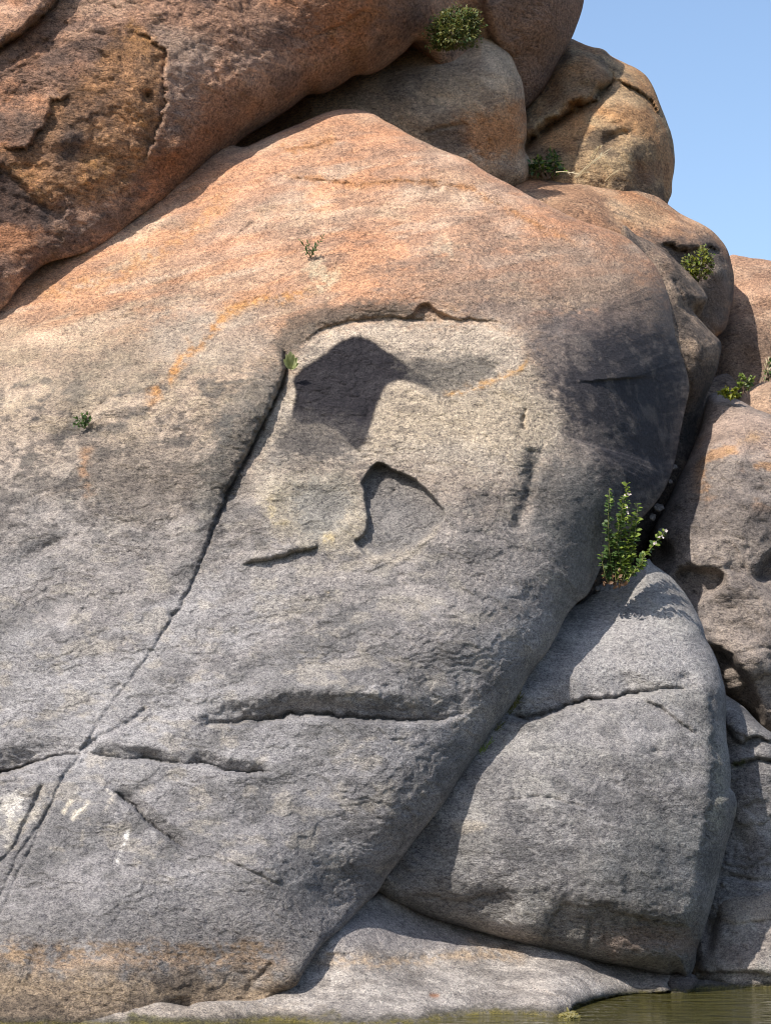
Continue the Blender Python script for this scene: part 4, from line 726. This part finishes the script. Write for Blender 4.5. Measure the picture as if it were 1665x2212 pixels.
def tube(path, r0, r1, n=5):
    P = [Vector(p) for p in path]; V, F = [], []
    for i, p in enumerate(P):
        t = (P[min(i + 1, len(P) - 1)] - P[max(i - 1, 0)]).normalized()
        a = t.orthogonal().normalized(); b = t.cross(a); r = r0 + (r1 - r0) * i / (len(P) - 1)
        for k in range(n):
            w = 2 * math.pi * k / n; V.append(p + (a * math.cos(w) + b * math.sin(w)) * r)
    for i in range(len(P) - 1):
        for k in range(n):
            F.append((i * n + k, i * n + (k + 1) % n, (i + 1) * n + (k + 1) % n, (i + 1) * n + k))
    V.append(P[-1]); m = len(V) - 1
    for k in range(n): F.append(((len(P) - 1) * n + k, (len(P) - 1) * n + (k + 1) % n, m))
    return V, F

def leaf_vf(w=.5, fold=.18, curl=.25, tip=1.0):
    """unit leaf along +X, folded on its midrib and curling at the tip"""
    xs = (0, .12, .38, .68, .9, 1.0); ws = (0.04, .5 * .62, .5, .42, .2, 0.0)
    V, F = [], []
    for x, y in zip(xs, ws):
        z = -curl * x * x; V += [(x, y * w, z + fold * y * w), (x, 0, z - .02), (x, -y * w, z + fold * y * w)]
    for i in range(len(xs) - 1):
        a = i * 3; F += [(a, a + 1, a + 4, a + 3), (a + 1, a + 2, a + 5, a + 4)]
    return V, F

def frame_mat(p, d, up, s, roll=0.0):
    d = Vector(d).normalized(); u = Vector(up)
    y = u.cross(d)
    if y.length < 1e-4: y = d.orthogonal()
    y.normalize(); z = d.cross(y)
    R = Matrix((d, y, z)).transposed().to_4x4()
    return Matrix.Translation(Vector(p)) @ R @ Matrix.Rotation(roll, 4, 'X') @ Matrix.Diagonal((s, s, s, 1))

def xf(vf, M):
    return [M @ Vector(v) for v in vf[0]], vf[1]

def root(name, label, cat, loc, group=None):
    e = bpy.data.objects.new(name, None); e.location = loc; e.empty_display_size = .1; COL.objects.link(e)
    e['label'] = label; e['category'] = cat
    if group: e['group'] = group
    return e

def W3(u, v, Y): return Vector(pt(np.array([float(u)]), np.array([float(v)]), np.array([float(Y)]))[0])

M_LF = leaf_mat('leaf_fresh', (.10, .16, .022), (.27, .34, .05), .4)
M_LD = leaf_mat('leaf_dark', (.035, .075, .018), (.085, .14, .03), .3)
M_LO = leaf_mat('leaf_olive', (.06, .07, .016), (.17, .16, .03), .3)
M_LY = leaf_mat('leaf_yellow', (.20, .22, .02), (.34, .34, .03), .4)
M_LP = leaf_mat('leaf_pale', (.34, .38, .15), (.52, .54, .27), .3)
M_ST = leaf_mat('stem_green', (.10, .11, .03), (.16, .15, .05), .05)
M_DRY = leaf_mat('dry_straw', (.50, .40, .24), (.62, .52, .34), .15)
M_TW = leaf_mat('twig', (.10, .06, .035), (.17, .11, .07), .05)
M_FL = leaf_mat('petal', (.62, .50, .48), (.75, .66, .62), .3)

def leaf_objects(parent, leaf_me, items, name='leaf'):
    """items: (matrix) list -> one object per leaf sharing mesh data"""
    for M in items:
        o = bpy.data.objects.new(name, leaf_me); COL.objects.link(o); o.parent = parent; o.matrix_local = M

def leaf_mesh(name, mat, **k):
    V, F = leaf_vf(**k); me = bpy.data.meshes.new(name); me.from_pydata(V, [], F); me.materials.append(mat)
    me.polygons.foreach_set('use_smooth', [True] * len(me.polygons)); return me

def bez(p0, p1, bend, n=7):
    p0, p1, b = Vector(p0), Vector(p1), Vector(bend); m = (p0 + p1) / 2 + b
    return [p0 * (1 - t) ** 2 + m * 2 * t * (1 - t) + p1 * t * t for t in [i / (n - 1) for i in range(n)]]

R_ = random.Random(5)
def rdir(R, up=0.0):
    while True:
        v = Vector((R.uniform(-1, 1), R.uniform(-1, 1), R.uniform(-1, 1)))
        if .05 < v.length < 1: v.normalize(); v.z += up; return v.normalized()

# --- tall plant in the crevice beside the block
def crevice_plant():
    Y = 21.55; s = Y / F_PX; b = W3(1335, 1256, Y)
    e = root('tall_weed', 'tall leafy green weed with small pale flowers growing from the crevice above the block', 'plant', b)
    lm = [leaf_mesh('leaf', m, w=.78, fold=.25, curl=.3) for m in (M_LF, M_LD, M_LF)]
    tips = [((-14, -2), (20, -216), 10, 1.0), ((-6, 0), (4, -150), -8, .95), ((-10, 2), (-22, -196), -14, .7), ((8, 0), (42, -170), 14, .9), ((6, 2), (34, -108), 10, 1.0), ((-22, 4), (-36, -60), -8, .9), ((-16, 2), (-18, -110), -10, .95), ((0, 3), (18, -66), 6, 1.0), ((14, 0), (52, -44), 8, .9), ((18, 0), (100, -108), -6, .9), ((12, 3), (-6, -84), 0, 1), ((-4, 2), (30, -140), 6, .9), ((4, 2), (8, -182), -6, .9)]
    total = 0
    for k, ((ax, ay), (dx, dy), bend, dens) in enumerate(tips):
        R = random.Random(40 + k)
        p0 = Vector((ax * s, R.uniform(-.05, .08), -ay * s)); p1 = Vector((dx * s, R.uniform(-.14, .12), -dy * s))
        path = bez(p0, p1, (bend * s, -.04, 0), 9)
        one_mesh('stem', [tube(path, .0055, .0022)], M_ST, e)
        L = (p1 - p0).length; n = int(L / .0075 * dens)
        for i in range(n):
            t = .10 + .9 * i / n; j = t * 8; a = min(int(j), 7); p = path[a].lerp(path[a + 1], j - a); tg = (path[a + 1] - path[a]).normalized()
            side = rdir(R, .25); side = (side - tg * side.dot(tg)).normalized(); d = (side + tg * .5 + Vector((0, -.25, 0))).normalized()
            sz = R.uniform(.028, .056) * (1.0 if t < .85 else .8)
            right = p.x > 0.0
            me = lm[0] if (right and R.random() < .6) or (t > .8 and R.random() < .5) else lm[1]  # light painted by leaf colour: bright on the sunlit right, dark on the left
            leaf_objects(e, me, [frame_mat(p + side * .006, d, (R.uniform(-.4, .4), -1, 1), sz, R.uniform(-.5, .5))]); total += 1
        if k in (0, 9):
            q = [path[-1], path[-2], path[6]] if k == 9 else [path[7], path[6], path[6].lerp(path[5], .5)]
            for p in q:
                fl = []
                for a in range(5):
                    w = a * 1.256; fl.append(xf(leaf_vf(.8, .1, .1), frame_mat(p + Vector((R.uniform(-.02, .03), -.03, 0)), (math.cos(w), -.6, math.sin(w)), (0, -1, 0), .018)))
                one_mesh('flower', fl, M_FL, e)
    R = random.Random(90); dead = []
    for i in range(40):
        dead.append(xf(leaf_vf(.6, .3, .5), frame_mat((R.uniform(-46, 20) * s, R.uniform(-.08, .06), R.uniform(-10, 22) * s), rdir(R, .2), (0, -1, 1), R.uniform(.025, .05), R.uniform(-1, 1))))
    o = one_mesh('withered_leaves', dead, leaf_mat('withered', (.10, .055, .03), (.22, .12, .06), .2), e); o['kind'] = 'stuff'
crevice_plant()

# --- dense dome-shaped shrubs: many small leaves on short twigs
def shrub(name, label, u, v, Y, blobs, n, size, mats, seed, twigs=9, base=(0, 30), cat='shrub', w=.55, open_=0.0):
    s = Y / F_PX; bx, by = base; b = W3(u + bx, v + by, Y)
    e = root(name, label, cat, b); R = random.Random(seed); off = Vector((-bx * s, 0, by * s))
    for k in range(twigs):
        du, dv, ru, rv = R.choice(blobs)[:4]
        p1 = off + Vector(((du + R.uniform(-.6, .6) * ru) * s, R.uniform(-.6, .6) * ru * s, -(dv + R.uniform(-.7, .4) * rv) * s))
        one_mesh('stem', [tube(bez((R.uniform(-.03, .03), 0, 0), p1, (R.uniform(-.04, .04), -.02, 0), 6), .006, .002, 4)], M_TW, e)
    tot = sum(bb[2] * bb[3] for bb in blobs)
    sets = [[] for _ in mats]
    for (du, dv, ru, rv) in blobs:
        c = off + Vector((du * s, 0, -dv * s))
        clumps = []
        for k in range(max(6, int(ru * rv / 28))):
            d = rdir(R, .1); rr = R.uniform(.45, 1.0); clumps.append((Vector((d.x * ru * s * rr, d.y * .8 * ru * s * rr, d.z * rv * s * rr)), d))
        for i in range(int(n * ru * rv / tot)):
            cp, cd = R.choice(clumps); p = c + cp + Vector((R.gauss(0, .16) * ru * s, R.gauss(0, .16) * ru * s, R.gauss(0, .16) * rv * s)) * (1 + open_)
            d = (cd + rdir(R, .3) * .9).normalized()
            lit = cd.z * .5 - cd.y * .3 + R.uniform(-.4, .4)
            m = 0 if R.random() < .5 else R.randrange(len(mats))
            sets[m].append(xf(leaf_vf(w, .2, .2), frame_mat(p, d, (R.uniform(-1, 1), -.6, 1), size * R.uniform(.6, 1.25), R.uniform(-.8, .8))))
    for m, vf in zip(mats, sets):
        if vf: o = one_mesh('foliage', vf, m, e); o['kind'] = 'stuff'
    return e
shrub('round_shrub', 'dense round olive shrub growing in the gap between the leaning and wedged boulders', 978, 62, 24.25, [(0, 2, 58, 36), (-34, 14, 34, 26), (30, -8, 34, 32), (2, -26, 26, 22), (-4, 26, 50, 18)], 4200, .031, [M_LO, M_LD, M_LD, M_LO], 21, 10, (0, 42))
shrub('yellow_shrub', 'small yellow green bush in the hollow of the shoulder boulder near the sky', 1508, 570, 25.15, [(-16, -2, 18, 18), (10, -14, 16, 20), (20, 4, 12, 14), (0, 14, 22, 16), (-4, 26, 12, 10)], 900, .033, [M_LO, M_LY, M_LF], 22, 8, (2, 38), open_=.5)
shrub('bright_tuft', 'bright yellow green tuft sitting on top of the big right boulder', 1572, 846, 24.55, [(0, 0, 17, 14), (8, 8, 12, 9), (-10, 4, 9, 9)], 420, .034, [M_LY, M_LF], 23, 5, (2, 14))
shrub('pale_tuft', 'small sparse green tuft between the bright tuft and the small boulder', 1610, 828, 25.0, [(2, -8, 11, 12), (-12, 8, 12, 8), (10, 4, 9, 8)], 220, .034, [M_LF, M_LP, M_LD], 24, 5, (-2, 22), open_=.5)
shrub('hollow_weed', 'dark green weed at the foot of the skyline boulder beside the wedged boulder', 1180, 352, 25.75, [(-12, 12, 26, 18), (14, -4, 16, 22), (-24, -2, 12, 12), (24, 14, 16, 10)], 420, .045, [M_LD, M_LD, M_LF], 25, 8, (0, 34), cat='plant', open_=.6)
shrub('edge_weed', 'thin dark weed with a pale stalk by the far boulder at the right edge', 1660, 790, 25.4, [(6, 10, 12, 16), (-2, 18, 8, 10)], 150, .036, [M_LD, M_LF, M_LO], 26, 5, (-6, 30), cat='plant', open_=.5)

def straw(name, label, lines, Y, heads=True):
    b = W3(lines[0][0][0], lines[0][0][1], Y); e = root(name, label, 'dry grass', b); R = random.Random(int(lines[0][0][0]))
    for (a, c) in lines:
        p0 = W3(a[0], a[1], Y) - b; p1 = W3(c[0], c[1], Y - .15) - b
        path = bez(p0, p1, (0, 0, .03), 7); parts = [tube(path, .005, .003, 4)]
        for i in range(5 if heads else 0):
            t = path[3 + i % 3]; parts.append(xf(leaf_vf(.25, .2, .3), frame_mat(t, (p1 - p0).normalized() + rdir(R) * .5, (0, -1, 0), R.uniform(.03, .06))))
        one_mesh('stalk', parts, M_DRY, e)
straw('dry_grass', 'long straw coloured grass stalks leaning across the skyline boulder', [((1240, 384), (1322, 318)), ((1244, 384), (1312, 330)), ((1250, 384), (1268, 372)), ((1272, 352), (1290, 320)), ((1280, 346), (1298, 314)), ((1200, 372), (1250, 378))], 25.0)
straw('dry_grass', 'two short straw stalks on the crest of the shoulder boulder', [((1306, 392), (1337, 367)), ((1313, 392), (1334, 370))], 25.3, False)
straw('dry_grass', 'upright straw stalk with seed heads at the right edge', [((1642, 826), (1662, 770)), ((1650, 826), (1664, 782))], 25.3)

def sprig(name, label, u, v, lines, size, mat, key='granite_dome', leaves=9, w=.35, cat='plant', lift=.05):
    Y = surf_Y(key, u, v) - .015; b = W3(u, v, Y); e = root(name, label, cat, b); R = random.Random(int(u * 7 + v)); s = Y / F_PX
    lm = leaf_mesh('leaf', mat, w=w, fold=.25, curl=.3)
    for (dx, dy) in lines:
        path = bez((0, 0, 0), (dx * s, -lift - R.uniform(0, .05), -dy * s), (0, -.02, .01), 6)
        one_mesh('stem', [tube(path, .0035, .0016, 4)], M_ST, e)
        for i in range(leaves):
            t = .25 + .75 * i / leaves; j = t * 5; a = min(int(j), 4); p = path[a].lerp(path[a + 1], j - a); tg = (path[a + 1] - path[a]).normalized()
            d = (rdir(R, .1) + tg * .8 + Vector((0, -.3, 0))).normalized()
            leaf_objects(e, lm, [frame_mat(p, d, (0, -1, .5), size * R.uniform(.7, 1.2), R.uniform(-.6, .6))])
    return e
sprig('sprig', 'thin green sprig rooted in the orange crown of the dome', 671, 556, [(-22, -34), (-6, -30), (14, -24), (30, -44), (8, -14), (-12, -14)], .034, M_LD, leaves=9)
sprig('fern_tuft', 'small dark green tuft in the hollow on the left of the dome', 184, 926, [(-18, -22), (-6, -30), (8, -28), (18, -20), (-22, -6), (4, -12)], .036, M_LD, leaves=8, w=.5)
def rosette():
    u, v = 628, 797; Y = surf_Y('granite_dome', 645, 785) - .16; b = W3(u, v, Y)
    e = root('rosette', 'pale yellow green leaf rosette at the top of the long crack', 'succulent', b); R = random.Random(3); lm = leaf_mesh('leaf', M_LP, w=.42, fold=.5, curl=-.15)
    for dx, dy in ((-14, -16), (-8, -26), (0, -30), (7, -26), (15, -20), (17, -8), (-6, -12), (6, -12), (14, -2), (-12, -6)):
        leaf_objects(e, lm, [frame_mat((0, 0, 0), (dx, -9 - R.uniform(0, 8), -dy), (0, -1, .2), math.hypot(dx, dy) * Y / F_PX * 1.35, 0)])
rosette()

def crack_grass():
    b = W3(1050, 1612, 20.45); e = root('crack_grass', 'thin strip of green grass in the joint between the dome and the split block', 'grass tuft', b); R = random.Random(8)
    for (u0, v0, u1, v1, Y) in ((1078, 1568, 1052, 1612, 20.62), (1050, 1610, 1015, 1660, 20.45), (1120, 1508, 1095, 1545, 20.8)):
        vf = []
        for i in range(46):
            t = R.random(); p = W3(u0 + (u1 - u0) * t + R.uniform(-3, 5), v0 + (v1 - v0) * t, Y - R.uniform(0, .06)) - b
            vf.append(xf(leaf_vf(.10, .2, .6), frame_mat(p, Vector((R.uniform(-.2, .6), -.5, R.uniform(.1, 1))), (0, -1, .2), R.uniform(.03, .075))))
        o = one_mesh('blades', vf, M_LO if v0 < 1600 else M_LF, e); o['kind'] = 'stuff'
crack_grass()

def algae_clump(label, u, v, Y, ru, rv, n, seed):
    b = W3(u, v, Y); R = random.Random(seed); s = Y / F_PX; vf = []
    for i in range(n):
        d = rdir(R, .2); p = Vector((d.x * ru * s * R.random() ** .5, d.y * .12, abs(d.z) * rv * s * R.random() ** .5 - .01))
        vf.append(xf(leaf_vf(.5, .3, .6), frame_mat(p, rdir(R, -.1), (0, -1, 1), R.uniform(.02, .045))))
    o = one_mesh('waterline_algae', vf, leaf_mat('algae', (.05, .05, .012), (.17, .14, .03), .1)); o.location = b
    o['label'] = label; o['category'] = 'algae'; o['kind'] = 'stuff'
algae_clump('yellow brown algae clinging to the slab corner in the water', 1228, 2200, 18.42, 26, 16, 420, 4)
algae_clump('green algae along the waterline under the dome at lower left', 400, 2204, 18.22, 110, 8, 700, 5)
algae_clump('green algae below the mossy corner rock', 130, 2212, 18.2, 110, 7, 600, 6)
